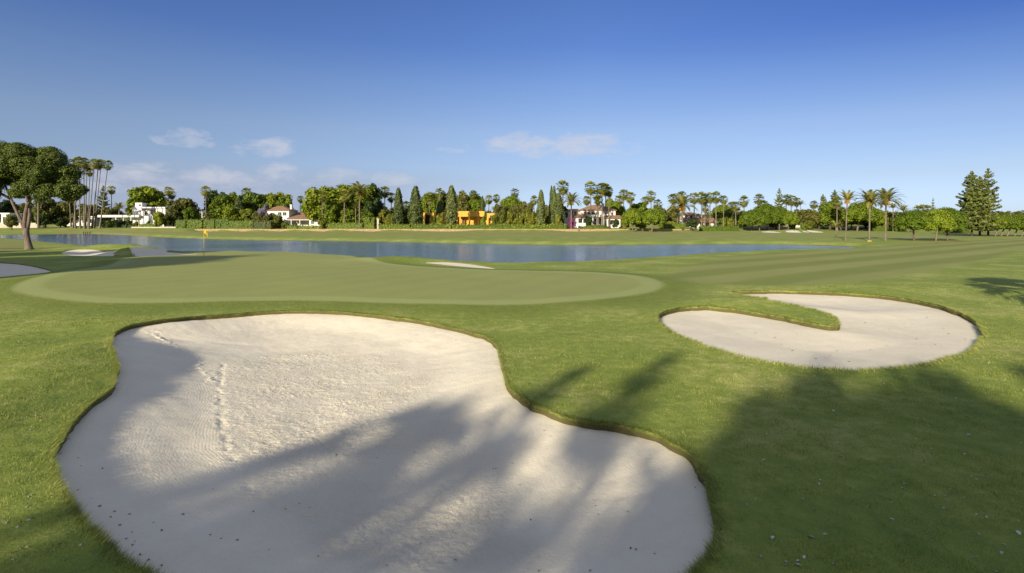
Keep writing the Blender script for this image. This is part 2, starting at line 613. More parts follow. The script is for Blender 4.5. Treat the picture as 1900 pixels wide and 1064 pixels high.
    L(math_('SUBTRACT', .75, math_('MULTIPLY', smooth, .62)), b.inputs['Strength'])
    L(nbm.outputs[0], b.inputs['Height'])
    L(b.outputs[0], p.inputs['Normal'])
    return m


GREENC = [(.262, .290, .088), (.288, .303, .100), (.235, .270, .080), (.300, .335, .118)]


def make_blade_mat():
    m, nt, p, L = mat_new('grass_blades')
    geo, rp = grass_nodes(nt, L)
    at = nd(nt, 'Attribute', attribute_name='var')
    mx = nd(nt, 'Mix', data_type='RGBA')
    mr = nd(nt, 'MapRange')
    L(at.outputs['Fac'], mr.inputs[0])
    mr.inputs[1].default_value, mr.inputs[2].default_value = .86, 1.
    L(mr.outputs[0], mx.inputs[0])
    L(rp.outputs[0], mx.inputs[6])
    mx.inputs[7].default_value = (.36, .33, .14, 1)
    hs = nd(nt, 'HueSaturation')
    L(mx.outputs[2], hs.inputs['Color'])
    mr2 = nd(nt, 'MapRange')
    L(at.outputs['Fac'], mr2.inputs[0])
    mr2.inputs[3].default_value, mr2.inputs[4].default_value = .72, 1.62
    L(mr2.outputs[0], hs.inputs['Value'])
    L(hs.outputs[0], p.inputs['Base Color'])
    p.inputs['Roughness'].default_value = .6
    p.inputs['Specular IOR Level'].default_value = .2
    tr = nd(nt, 'BsdfTranslucent')
    L(hs.outputs[0], tr.inputs[0])
    ms = nd(nt, 'MixShader')
    ms.inputs[0].default_value = .3
    L(p.outputs[0], ms.inputs[1])
    L(tr.outputs[0], ms.inputs[2])
    L(ms.outputs[0], nt.nodes['Material Output'].inputs[0])
    return m


def make_sand_mat():
    m, nt, p, L = mat_new('sand')
    geo = nd(nt, 'NewGeometry')

    def nz(scale, detail=6, rough=.6):
        n = nd(nt, 'TexNoise')
        n.inputs['Scale'].default_value = scale
        n.inputs['Detail'].default_value = detail
        n.inputs['Roughness'].default_value = rough
        L(geo.outputs['Position'], n.inputs['Vector'])
        return n.outputs[0]

    def mt(op, a, b):
        n = nd(nt, 'Math', operation=op)
        for i, q in enumerate((a, b)):
            if isinstance(q, (int, float)):
                n.inputs[i].default_value = q
            else:
                L(q, n.inputs[i])
        return n.outputs[0]
    rp = nd(nt, 'ValToRGB')
    e = rp.color_ramp.elements
    e[0].position, e[0].color = .3, (*SAND[0], 1)
    e[1].position, e[1].color = .7, (*SAND[1], 1)
    L(mt('ADD', mt('MULTIPLY', nz(1.3), .6), mt('MULTIPLY', nz(60, 3), .4)), rp.inputs[0])
    rgc = nd(nt, 'Attribute', attribute_name='lumps').outputs['Fac']
    spk = nd(nt, 'MapRange')
    L(nz(34, 5, .75), spk.inputs[0])
    for i_, q_ in zip((1, 2, 3, 4), (.36, .47, .16, 0.)):
        spk.inputs[i_].default_value = q_
    sm = nd(nt, 'Mix', data_type='RGBA')
    L(mt('MULTIPLY', spk.outputs[0], mt('ADD', mt('MULTIPLY', rgc, .8), .2)), sm.inputs[0])
    L(rp.outputs[0], sm.inputs[6])
    sm.inputs[7].default_value = (.40, .345, .26, 1)
    L(sm.outputs[2], p.inputs['Base Color'])
    p.inputs['Roughness'].default_value = .95
    p.inputs['Specular IOR Level'].default_value = .1
    rake = nd(nt, 'Attribute', attribute_name='rake').outputs['Fac']
    edge = nd(nt, 'Attribute', attribute_name='edge').outputs['Fac']
    rgh = nd(nt, 'Attribute', attribute_name='lumps').outputs['Fac']
    wave = mt('MULTIPLY', mt('SINE', mt('ADD', mt('MULTIPLY', edge, 150.), mt('MULTIPLY', nz(2.2, 3), 16.)), 0.), rake)
    h = mt('ADD', mt('MULTIPLY', wave, .0005), mt('MULTIPLY', nz(28, 7, .72), mt('ADD', mt('MULTIPLY', rgh, .016), .010)))
    b = nd(nt, 'Bump')
    b.inputs['Strength'].default_value = 1
    b.inputs['Distance'].default_value = 1.
    L(h, b.inputs['Height'])
    L(b.outputs[0], p.inputs['Normal'])
    return m


SAND = [(.680, .620, .475), (.790, .735, .590)]


def make_water_mat():
    m, nt, p, L = mat_new('pond_water')
    geo = nd(nt, 'NewGeometry')
    p.inputs['Base Color'].default_value = (.045, .090, .150, 1)
    p.inputs['Roughness'].default_value = .13
    p.inputs['IOR'].default_value = 1.33
    n = nd(nt, 'TexNoise')
    n.inputs['Scale'].default_value = 2.2
    n.inputs['Detail'].default_value = 4
    L(geo.outputs['Position'], n.inputs['Vector'])
    n2 = nd(nt, 'TexNoise')
    n2.inputs['Scale'].default_value = .09
    n2.inputs['Detail'].default_value = 3
    L(geo.outputs['Position'], n2.inputs['Vector'])
    mr = nd(nt, 'MapRange')
    L(n2.outputs[0], mr.inputs[0])
    mr.inputs[1].default_value, mr.inputs[2].default_value = .35, .65
    mr.inputs[3].default_value, mr.inputs[4].default_value = .75, 1.
    b = nd(nt, 'Bump')
    L(mr.outputs[0], b.inputs['Strength'])
    b.inputs['Distance'].default_value = .085
    L(n.outputs[0], b.inputs['Height'])
    L(b.outputs[0], p.inputs['Normal'])
    return m


M = {}
M['turf'] = make_ground_mat()
M['blade'] = make_blade_mat()
M['sand'] = make_sand_mat()
M['water'] = make_water_mat()
M['bark'] = noise_mat('bark_grey', (.10, .075, .055), (.24, .19, .15), 3, .9, .8, 9, stretch=(3, 3, .6))
M['palm_bark'] = noise_mat('palm_bark', (.11, .09, .068), (.22, .185, .14), 4, .9, .5, 8, stretch=(1, 1, 5))
M['dark_bark'] = noise_mat('dark_bark', (.055, .045, .035), (.13, .10, .08), 4, .9, .6, 9, stretch=(3, 3, .6))
M['white'] = noise_mat('white_render', (.62, .615, .59), (.71, .70, .68), 1.2, .8, .05, 20)
M['orange'] = noise_mat('ochre_render', (.60, .325, .05), (.70, .41, .085), .8, .85, .05, 20)
M['ochre_wall'] = noise_mat('ochre_stone', (.22, .15, .08), (.44, .33, .20), 1.8, .95, .9, 3, stretch=(1, 1, 3))
M['pale_stone'] = noise_mat('pale_stone', (.38, .33, .26), (.52, .47, .38), 2, .9, .4, 8)
M['timber'] = noise_mat('dark_timber', (.03, .025, .02), (.08, .06, .045), 6, .8, .3, 20)
M['shutter'] = noise_mat('brown_shutter', (.14, .07, .04), (.20, .11, .06), 6, .7)
M['yellow'] = noise_mat('yellow_paint', (.46, .34, .03), (.54, .40, .04), 5, .5)
M['flag_cloth'] = noise_mat('yellow_cloth', (.52, .35, .02), (.62, .43, .03), 6, .8)


def make_tile():
    m, nt, p, L = mat_new('terracotta_tiles')
    tc = nd(nt, 'TexCoord')
    n = nd(nt, 'TexNoise')
    n.inputs['Scale'].default_value = 2.5
    n.inputs['Detail'].default_value = 6
    L(tc.outputs['Object'], n.inputs['Vector'])
    rp = nd(nt, 'ValToRGB')
    e = rp.color_ramp.elements
    e[0].position, e[0].color = .3, (.20, .11, .06, 1)
    e[1].position, e[1].color = .7, (.38, .23, .13, 1)
    L(n.outputs[0], rp.inputs[0])
    L(rp.outputs[0], p.inputs['Base Color'])
    p.inputs['Roughness'].default_value = .9
    w = nd(nt, 'TexWave', bands_direction='X')
    w.inputs['Scale'].default_value = 1.3
    L(tc.outputs['Object'], w.inputs['Vector'])
    b = nd(nt, 'Bump')
    b.inputs['Strength'].default_value = .8
    b.inputs['Distance'].default_value = .08
    L(w.outputs[0], b.inputs['Height'])
    L(b.outputs[0], p.inputs['Normal'])
    return m


def make_glass():
    m, nt, p, L = mat_new('window_glass')
    p.inputs['Base Color'].default_value = (.03, .035, .04, 1)
    p.inputs['Roughness'].default_value = .08
    return m


M['tile'] = make_tile()
M['glass'] = make_glass()
M['ficus'] = leaf_mat('ficus_leaves', (.065, .11, .008), (.25, .31, .022), .33)
M['bright'] = leaf_mat('bright_leaves', (.095, .145, .008), (.29, .33, .022), .33)
M['dark_leaf'] = leaf_mat('dark_leaves', (.022, .045, .010), (.065, .105, .02), .2)
M['olive'] = leaf_mat('olive_leaves', (.085, .095, .020), (.23, .225, .05), .3)
M['pine'] = leaf_mat('pine_needles', (.028, .052, .010), (.175, .225, .03), .2)
M['umbrella'] = leaf_mat('umbrella_pine_needles', (.085, .14, .008), (.27, .33, .025), .3)
M['cypress'] = leaf_mat('cypress_leaves', (.045, .070, .020), (.165, .195, .055), .2)
M['norfolk'] = leaf_mat('norfolk_needles', (.055, .078, .020), (.21, .24, .052), .25)
M['fan'] = leaf_mat('fan_fronds', (.085, .11, .016), (.32, .33, .055), .35)
M['dead'] = leaf_mat('dead_fronds', (.13, .105, .06), (.26, .215, .125), .2)
M['date'] = leaf_mat('date_fronds', (.15, .16, .035), (.42, .40, .12), .42)
M['fruit'] = leaf_mat('date_stalks', (.30, .15, .015), (.48, .25, .02), .2)
M['hedge'] = leaf_mat('hedge_leaves', (.075, .12, .012), (.27, .33, .035), .25)
M['shrub'] = leaf_mat('shrub_leaves', (.10, .12, .012), (.27, .28, .035), .3)
M['lilac'] = leaf_mat('lilac_blossom', (.16, .15, .19), (.30, .27, .36), .3)
M['magenta'] = leaf_mat('magenta_blossom', (.25, .03, .15), (.42, .06, .26), .3)
M['woods'] = leaf_mat('distant_woods', (.055, .085, .016), (.16, .185, .035), .25, tint=.05)
M['dry_leaf'] = leaf_mat('dry_leaf', (.17, .11, .06), (.36, .26, .15), .15, tint=.5)
M['pale_leaf'] = leaf_mat('pale_leaf', (.40, .36, .28), (.62, .60, .56), .15, tint=.35)

# ------------------------------------------------------------------ ground
for _k, _n in (('main', 3), ('hook', 2)):
    _p = BUNK[_k]
    _q = []
    for _i in range(len(_p)):
        for _t in np.linspace(0, 1, _n, endpoint=False):
            _q.append(_p[_i] * (1 - _t) + _p[(_i + 1) % len(_p)] * _t)
    _q = np.array(_q)
    _j = np.column_stack([fbm(_q[:, 0] * 3.1, _q[:, 1] * 3.1, 91, 3), fbm(_q[:, 0] * 3.1, _q[:, 1] * 3.1, 95, 3)])
    BUNK[_k] = _q + _j * (.055 if _k == 'main' else .09)


def build_ground():
    rs = [0.0]
    r = 1.2
    while r < 4200:
        rs.append(r)
        r *= 1.026 if r < 260 else 1.09
    pts = [(0.0, 0.0)]
    for i, r in enumerate(rs[1:]):
        front = np.arange(-64, 64.01, .55 if r < 260 else 1.2)
        back = np.arange(68, 292, 6.0)
        a = np.radians(np.concatenate([front, back])) + (i % 2) * .004
        pts += list(zip(r * np.sin(a), r * np.cos(a)))
    P = np.array(pts)
    keep = np.ones(len(P), bool)
    loops = []
    for k, poly in BUNK.items():
        near = (np.abs(P[:, 0] - poly[:, 0].mean()) < np.ptp(poly[:, 0]) + 3) & (np.abs(P[:, 1] - poly[:, 1].mean()) < np.ptp(poly[:, 1]) + 3)
        idx = np.nonzero(near)[0]
        d = sdf(poly, P[idx, 0], P[idx, 1])
        dist = np.hypot(poly[:, 0].mean(), poly[:, 1].mean())
        keep[idx[d > -.004 * dist]] = False
    P = P[keep]
    V = [Vector((float(a), float(b))) for a, b in P]
    E = []
    spans = {}
    for k, poly in BUNK.items():
        b = len(V)
        V += [Vector((float(a), float(c))) for a, c in poly]
        n = len(poly)
        E += [(b + i, b + (i + 1) % n) for i in range(n)]
        spans[k] = (b, n)
    ov, oe, of, orig, _, _ = geometry.delaunay_2d_cdt(V, E, [], 0, 1e-5)
    XY = np.array([(p.x, p.y) for p in ov])
    F = np.array([f for f in of if len(f) == 3], np.int32)
    C = XY[F].mean(1)
    drop = np.zeros(len(F), bool)
    for k, poly in BUNK.items():
        lo, hi = poly.min(0) - .1, poly.max(0) + .1
        idx = np.nonzero((C > lo).all(1) & (C < hi).all(1))[0]
        drop[idx] |= sdf(poly, C[idx, 0], C[idx, 1]) > 0
    F = F[~drop]
    a, b, c = XY[F[:, 0]], XY[F[:, 1]], XY[F[:, 2]]
    neg = ((b[:, 0] - a[:, 0]) * (c[:, 1] - a[:, 1]) - (b[:, 1] - a[:, 1]) * (c[:, 0] - a[:, 0])) < 0
    F[neg] = F[neg][:, ::-1]
    Z = terrain(XY[:, 0], XY[:, 1])
    V3 = np.column_stack([XY, Z])
    lipa = [np.zeros(len(V3))]
    # the turf lip: a curtain hanging from every bunker rim down below the sand
    for k, poly in BUNK.items():
        pr = poly
        zr = terrain(pr[:, 0], pr[:, 1])
        d = np.roll(pr, -1, 0) - np.roll(pr, 1, 0)
        nrm = np.column_stack([-d[:, 1], d[:, 0]])
        nrm /= np.linalg.norm(nrm, axis=1)[:, None] + 1e-9
        area = .5 * np.sum(pr[:, 0] * np.roll(pr[:, 1], -1) - np.roll(pr[:, 0], -1) * pr[:, 1])
        if area < 0:
            nrm = -nrm                      # inward
        sc = min(1, .02 + LIP[k] / .1)
        base = len(V3)
        n = len(pr)
        r0 = np.column_stack([pr, zr])
        lipn = (.75 + .9 * (vnoise(pr[:, 0] * 4, pr[:, 1] * 4, 97) + .5))
        r1 = np.column_stack([pr + nrm * (.016 * sc * lipn)[:, None], zr - LIP[k] * .35 * lipn])
        r2 = np.column_stack([pr - nrm * .01, zr - LIP[k] * 2.2 - .05])
        V3 = np.vstack([V3, r0, r1, r2])
        lipa.append(np.repeat([0., .8, 1.], n))
        ii = np.arange(n)
        jj = (ii + 1) % n
        Q = []
        for lvl in (0, 1):
            A, B = base + lvl * n + ii, base + lvl * n + jj
            A2, B2 = A + n, B + n
            Q.append(np.column_stack([A, A2, B2]))
            Q.append(np.column_stack([A, B2, B]))
        F = np.vstack([F] + Q)
    X, Yy = V3[:, 0], V3[:, 1]
    dirt = np.zeros(len(X))
    for (dx, dy, rx, ry) in DIRT:
        dirt = np.maximum(dirt, 1 - np.sqrt(((X - dx) / rx) ** 2 + ((Yy - dy) / ry) ** 2))
    dirt = np.clip(dirt * 1.6, 0, 1)
    att = dict(sd_green=np.clip(sdf(GREEN, X, Yy), -50, 50), sd_fair=np.clip(np.maximum(sdf(FAIR, X, Yy), sdf(FAIR_L, X, Yy)), -50, 50),
               sd_far=np.clip(sdf(FAR_FAIR, X, Yy), -50, 50), sd_pond=np.clip(sdf(POND, X, Yy), -50, 50), dirt=dirt, lip=np.concatenate(lipa))
    me = np_mesh('ground', V3, F, att, smooth=True)
    return tag(link('ground', me, M['turf']), kind='structure')


def at(u, Y):
    return (u - 950) / 1000 * Y, Y


DIRT = [(*at(1740, 84), 7, 4.5), (*at(1700, 87), 5, 3), (*at(1820, 117), 14, 5), (*at(1420, 213), 18, 9), (*at(1890, 118), 14, 4), (*at(20, 57), 8, 2.2),
        (*at(1600, 200), 14, 10), (*at(60, 196), 18, 8), (*at(1190, 186), 10, 4)]
ground = build_ground()

# ------------------------------------------------------------------ pond
def build_pond():
    x0, x1, y0, y1 = POND[:, 0].min() - 3, POND[:, 0].max() + 3, POND[:, 1].min() - 3, POND[:, 1].max() + 3
    bm = MB()
    P = [Vector((float(a), float(b))) for a, b in POND]
    n = len(P)
    # grown a little so the sheet runs in under its banks
    d = np.roll(POND, -1, 0) - np.roll(POND, 1, 0)
    nr = np.column_stack([-d[:, 1], d[:, 0]])
    nr /= np.linalg.norm(nr, axis=1)[:, None] + 1e-9
    area = .5 * np.sum(POND[:, 0] * np.roll(POND[:, 1], -1) - np.roll(POND[:, 0], -1) * POND[:, 1])
    if area > 0:
        nr = -nr
    Q = POND + nr * .9
    tri = geometry.tessellate_polygon([[Vector((float(a), float(b), 0)) for a, b in Q]])
    me = np_mesh('pond_water', np.column_stack([Q, np.full(n, ZW)]), np.array([t for t in tri], np.int32))
    me.flip_normals() if me.polygons[0].normal.z < 0 else None
    return tag(link('pond_water', me, M['water']), kind='structure')


build_pond()

# ------------------------------------------------------------------ sand
ROUGH_ZONE = flat([(410, 690), (440, 668), (520, 656), (640, 652), (730, 672), (800, 735), (880, 840), (960, 960), (1000, 1064), (800, 1100), (600, 1060), (480, 940), (425, 820)], -.4)
CLODS = flat([(414, 686), (406, 740), (412, 800), (425, 850), (445, 900), (470, 935), (520, 970), (575, 985)], -.45)
RAKED = flat([(360, 660), (375, 720), (378, 790), (392, 850), (415, 885)], -.45)
CLOD2 = flat([(286, 640), (320, 660), (372, 690), (395, 720)], -.4)


def dist_line(L, x, y):
    d = np.full(x.shape, 1e9)
    for (ax, ay), (bx, by) in zip(L[:-1], L[1:]):
        ex, ey = bx - ax, by - ay
        t = np.clip(((x - ax) * ex + (y - ay) * ey) / (ex * ex + ey * ey), 0, 1)
        d = np.minimum(d, np.hypot(x - ax - t * ex, y - ay - t * ey))
    return d


def sand_z(k, x, y, s, detail=True):
    dep, w = DEPTH[k]
    z = terrain(x, y) - LIP[k] - (dep * sstep(s, -.2, w) if k != 'main' else dep * (.5 * sstep(s, -.3, 1.5) + .5 * sstep(s, 0, 3.4)))
    rough = np.zeros(x.shape)
    rake = np.zeros(x.shape)
    if k == 'main' and detail:
        rough = sstep(sdf(ROUGH_ZONE, x, y) + .25 * fbm(x * 1.1, y * 1.1, 31, 2), -.30, .30)
        rough = rough * (.75 + .5 * sstep(fbm(x * .8, y * .8, 37, 2), -.3, .3))
        lump = np.maximum(fbm(x * 10, y * 10, 11, 3, .65), -.15)
        z = z + rough * (.011 * lump + .011 * np.maximum(fbm(x * 24, y * 24, 19, 2, .6), -.1)) + rough * .02 * fbm(x * 1.6, y * 1.6, 21, 2) + .02 * fbm(x * .9, y * .9, 14, 3)
        z = z + (1 - rough) * .006 * fbm(x * 5, y * 5, 12, 3)
        g = np.exp(-(dist_line(CLODS, x, y) / .05) ** 2)
        g2 = np.exp(-((dist_line(CLODS, x, y) - .0) / .14) ** 2)
        z = z - .012 * g * sstep(vnoise(x * 5, y * 5, 44), -.3, .1) + g2 * .018 * np.maximum(fbm(x * 17, y * 17, 15, 3, .6), -.05)
        z = z + .03 * np.exp(-(dist_line(CLOD2, x, y) / .16) ** 2) * np.maximum(fbm(x * 10, y * 10, 18, 3, .6), -.03)
        rake = (1 - rough) * np.maximum(np.exp(-(dist_line(RAKED, x, y) / .28) ** 2), .45 * sstep(s, .3, .6) * (s < 1.4) * sstep(fbm(x * .9, y * .9, 41, 2), .0, .22))
    elif detail:
        z = z + .006 * fbm(x * 4, y * 4, 12, 3) + .012 * fbm(x * .5, y * .5, 13, 2)
    return z, rough, rake


def build_sand(k, label):
    poly = BUNK[k]
    step = dict(main=.019, hook=.07, sliver=.2, mid=.25, wedge=.25, edge=.2).get(k, .8)
    ext = dict(main=.12, hook=.12).get(k, .3)
    lo, hi = poly.min(0) - ext - step, poly.max(0) + ext + step
    gx = np.arange(lo[0], hi[0], step)
    gy = np.arange(lo[1], hi[1], step)
    X, Yy = np.meshgrid(gx, gy)
    # distance on a coarse raster first, to keep the exact one cheap
    s = sdf(poly, X, Yy).reshape(X.shape)
    ok = s > -ext
    idx = -np.ones(X.shape, np.int64)
    idx[ok] = np.arange(ok.sum())
    q = ok[:-1, :-1] & ok[1:, :-1] & ok[:-1, 1:] & ok[1:, 1:]
    F = np.column_stack([idx[:-1, :-1][q], idx[:-1, 1:][q], idx[1:, 1:][q], idx[1:, :-1][q]])
    x, y, ss = X[ok], Yy[ok], s[ok]
    z, rough, rake = sand_z(k, x, y, ss)
    me = np_mesh('sand_bunker', np.column_stack([x, y, z]), F, dict(edge=ss, lumps=rough, rake=rake), smooth=True)
    o = link('sand_bunker', me, M['sand'])
    return tag(o, label, 'bunker', 'sand bunkers of the golf hole', 'structure')


build_sand('main', 'largest sand bunker, half in tree shade, with raked edges and a churned middle')
build_sand('hook', 'pale hook shaped sand bunker wrapped round a tongue of grass')
build_sand('sliver', 'thin white sliver of sand bunker between the green and the pond')
build_sand('mid', 'small oval sand bunker in shade below the grassy mound by the pine')
build_sand('wedge', 'narrow shaded wedge of sand bunker just behind the flag')
build_sand('edge', 'shaded sand bunker cut by the picture edge, beside the green near the big pine')
build_sand('far_a', 'leftmost white bunker of the far row before the umbrella pines')
build_sand('far_b', 'second white bunker of the far row, broad and low')
build_sand('far_c', 'tiny white bunker between two larger ones in the far row')
build_sand('far_d', 'rightmost white bunker of the far row, next to the short date palm')

# ------------------------------------------------------------------ foliage builders
RNG = np.random.default_rng(7)


def unit(a):
    return a / (np.linalg.norm(a, axis=1)[:, None] + 1e-9)


def leaf_quads(C, N, size, rng, aspect=1.0, var=None):
    """a small pointed leaf (4 corners) at each centre, facing roughly along N"""
    n = len(C)
    N = unit(N)
    T = unit(np.cross(N, rng.normal(size=(n, 3))))
    B = np.cross(N, T)
    s = (np.full(n, size) if np.isscalar(size) else size)[:, None] * rng.uniform(.6, 1.25, (n, 1))
    V = np.stack([C - T * s * .5, C + B * s * .36 * aspect + N * s * .08, C + T * s * .5, C - B * s * .36 * aspect + N * s * .08], 1).reshape(-1, 3)
    F = np.arange(4 * n).reshape(n, 4)
    v = rng.random(n) if var is None else var
    return V, F, np.repeat(v, 4)


def merge(parts):
    V, F, A = [], [], []
    b = 0
    for v, f, a in parts:
        V.append(v)
        F.append(f + b)
        A.append(a)
        b += len(v)
    return np.vstack(V), np.vstack(F), np.concatenate(A)


def lobes_leaves(lobes, n, size, rng, flat_=0.0, inner=.35, core=True, zmin=None, lobvar=.42, up=.25, jit=.55, vj=.5):
    """leaf clumps spread over and through a cluster of lobes (cx,cy,cz,rx,ry,rz)"""
    lobes = np.array(lobes, float)
    w = lobes[:, 3] * lobes[:, 5]
    k = rng.choice(len(lobes), n, p=w / w.sum())
    d = unit(rng.normal(size=(n, 3)))
    d[:, 2] = np.where(rng.random(n) < .35, np.abs(d[:, 2]), d[:, 2])
    d = unit(d)
    rr = np.where(rng.random(n) < inner, rng.uniform(.5, .9, n), rng.uniform(.86, 1.10, n))
    P = lobes[k, :3] + d * lobes[k, 3:] * rr[:, None]
    ok = np.ones(n, bool)
    for i, l in enumerate(lobes):
        q = (((P - l[:3]) / l[3:]) ** 2).sum(1)
        ok &= (q > .45) | (k == i)
    if zmin is not None:
        ok &= P[:, 2] > zmin
    P, d, k = P[ok], d[ok], k[ok]
    N = d + jit * rng.normal(size=P.shape)
    N[:, 2] += up
    lob = rng.random(len(lobes))
    var = np.clip(.12 + .21 - lobvar / 2 + lobvar * lob[k] + vj * (rng.random(len(P)) - .25), 0, 1)
    out = [leaf_quads(P, N, size, rng, 1.1, var)]
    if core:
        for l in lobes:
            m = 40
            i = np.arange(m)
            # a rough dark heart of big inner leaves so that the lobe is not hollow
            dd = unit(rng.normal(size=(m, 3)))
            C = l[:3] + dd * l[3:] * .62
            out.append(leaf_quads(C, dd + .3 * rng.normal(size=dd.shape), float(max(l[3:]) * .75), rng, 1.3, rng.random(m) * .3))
    return merge(out)


def leaf_mesh(name, VFA):
    V, F, A = VFA
    return np_mesh(name, V, F, dict(var=A))


def dome_lobes(R_, H, z0, n, rng, lo=.30, hi=.42, flat_=.7):
    L_ = []
    for i in range(n):
        a = i * 2.39996 + rng.uniform(-.3, .3)
        q = math.sqrt((i + .5) / n)
        rad = R_ * .74 * q
        z = z0 + H * (.34 + .40 * (1 - q * q)) + rng.uniform(-.06, .06) * H
        r = R_ * rng.uniform(lo, hi)
        L_.append((rad * math.cos(a), rad * math.sin(a), z, r, r, r * flat_ * min(1.4, H / R_)))
    return L_


def round_lobes(R_, H, z0, n, rng, lo=.28, hi=.42):
    L_ = []
    for i in range(n):
        a = i * 2.39996 + rng.uniform(-.4, .4)
        t = (i + .5) / n
        z = z0 + H * (.12 + .74 * t)
        env = math.sin(PI * (.20 + .66 * t)) ** .7
        rad = R_ * .66 * env * rng.uniform(.75, 1.05)
        r = R_ * rng.uniform(lo, hi)
        L_.append((rad * math.cos(a), rad * math.sin(a), z, r, r, r * .85))
    L_.append((0, 0, z0 + H * .5, R_ * .5, R_ * .5, H * .36))
    return L_


PROTO = {}


def keep_proto(key, parts):
    """parts: list of (name, mesh, material); nothing is linked until a tree stands"""
    for _, me, mt in parts:
        if len(me.materials) == 0:
            me.materials.append(mt)
    PROTO[key] = [(n, me) for n, me, _ in parts]


def trunk_mesh(P, rad, n=7):
    b = MB()
    b.tube(P, rad, n)
    return b


# unit broadleaf trees: radius 1, height 2 of crown from z=.15 up ------------
def make_broad(key, mat, seed, nl=11, leaves=1500, size=.17, bark='dark_bark', H=1.75, z0=.25):
    rng = np.random.default_rng(seed)
    lob = round_lobes(1, H, z0, nl, rng)
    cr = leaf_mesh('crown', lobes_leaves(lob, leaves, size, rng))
    b = MB()
    b.tube([(0, 0, -.05), (.01, 0, .3), (.03, .01, .9)], [.09, .07, .05])
    for k in range(4):
        a = k * 1.57 + .4
        b.tube([(.01, 0, .3), (.25 * math.cos(a), .25 * math.sin(a), .7), (.5 * math.cos(a), .5 * math.sin(a), 1.1)], [.055, .04, .02], 5)
    keep_proto(key, [('crown', cr, M[mat]), ('trunk', b.mesh('trunk', True), M[bark])])


for i in range(3):
    make_broad(f'ficus{i}', 'ficus', 20 + i, 15, 3000, .15)
    make_broad(f'bright{i}', 'bright', 30 + i, 16, 3000, .14)
    make_broad(f'dark{i}', 'dark_leaf', 40 + i, 11, 2000, .17)
    make_broad(f'olive{i}', 'olive', 50 + i, 12, 1800, .15)
    make_broad(f'shrub{i}', 'shrub', 60 + i, 8, 1100, .20, z0=-.1)
make_broad('lilac0', 'lilac', 70, 9, 900, .16)
make_broad('magenta0', 'magenta', 71, 7, 600, .2, z0=-.1)
make_broad('topiary0', 'hedge', 72, 6, 1200, .16, z0=-.2)


def make_umbrella(key, seed, mat='umbrella', leaves=6500, lean=0.0, twin=False):
    """unit umbrella pine: crown radius 1, crown from z .75 to 1.55"""
    rng = np.random.default_rng(seed)
    lob = dome_lobes(1.0, 1.05, .50, 26, rng, .24, .34, .8)
    for q in range(7):
        an = q * .9 + seed
        lob.append((.66 * math.cos(an), .66 * math.sin(an), .62 + .08 * rng.random(), .25, .25, .17))
    lob.append((0, 0, .92, .6, .6, .34))
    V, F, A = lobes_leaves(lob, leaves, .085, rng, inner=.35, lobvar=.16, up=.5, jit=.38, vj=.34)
    V[:, 0] += lean
    cr = np_mesh('crown', V, F, dict(var=A))
    b = MB()
    for s0 in ((-.05, .05) if twin else (0,)):
        b.tube([(s0, 0, -.06), (s0 * 1.2 + lean * .35, 0, .35), (s0 * 3 + lean * .8, 0, .72), (s0 * 4 + lean, 0, 1.0)], [.055, .042, .034, .024], 8)
        for k in range(5):
            a = k * 1.257 + seed
            b.tube([(s0 * 2 + lean * .65, 0, .55), (lean * .9 + .3 * math.cos(a), .3 * math.sin(a), .82), (lean + .62 * math.cos(a), .62 * math.sin(a), 1.02)], [.04, .028, .012], 5)
    keep_proto(key, [('crown', cr, M[mat]), ('trunk', b.mesh('trunk', True), M['bark'])])


make_umbrella('umbrella0', 80)
make_umbrella('umbrella1', 81, lean=.18)
make_umbrella('umbrella2', 82, lean=-.12)
make_umbrella('umbrella3', 83, lean=.45)
make_umbrella('darkpine0', 84, 'pine', 4000)


def make_cypress(key, seed):
    """unit cypress: height 1, half width 1 at its widest (scaled in x,y)"""
    rng = np.random.default_rng(seed)
    n = 3400
    t = rng.beta(1.15, 1.25, n) * .97 + .02
    prof = np.where(t < .28, .62 + .38 * np.sin(PI / 2 * t / .28), np.cos(PI / 2 * np.clip((t - .28) / .74, 0, 1)) ** .62)
    a = rng.uniform(0, 2 * PI, n)
    ridge = 1 + .12 * np.sin(a * 5 + t * 9 + seed) + .10 * np.sin(a * 3 - t * 23)
    rr = prof * ridge * np.where(rng.random(n) < .25, rng.uniform(.5, .85, n), rng.uniform(.82, 1.12, n))
    P = np.column_stack([rr * np.cos(a), rr * np.sin(a), t * .97 + .03])
    return P, a, t, rng


def cypress_mesh(key, seed, h, w):
    P, a, t, rng = make_cypress(key, seed)
    P = P * np.array([w, w, h])
    N = np.column_stack([np.cos(a), np.sin(a), np.full(len(a), .35)]) + .4 * rng.normal(size=P.shape)
    cl = np.sin(a * 5 + t * 40 + 3 * np.sin(t * 31)) * .25
    V, F, A = leaf_quads(P, N, .10 * h ** .5 * 1.5, rng, .8, np.clip(.45 + cl + .6 * (rng.random(len(a)) - .5), 0, 1))
    cr = np_mesh('crown', V, F, dict(var=A))
    b = MB()
    b.tube([(0, 0, -.3), (0, 0, h * .2), (0, 0, h * .8)], [w * .16, w * .13, .03], 6)
    return [('crown', cr, M['cypress']), ('trunk', b.mesh('trunk', True), M['bark'])]


for i in range(3):
    keep_proto(f'cypress{i}', cypress_mesh('', 90 + i, 12.0, 1.5))


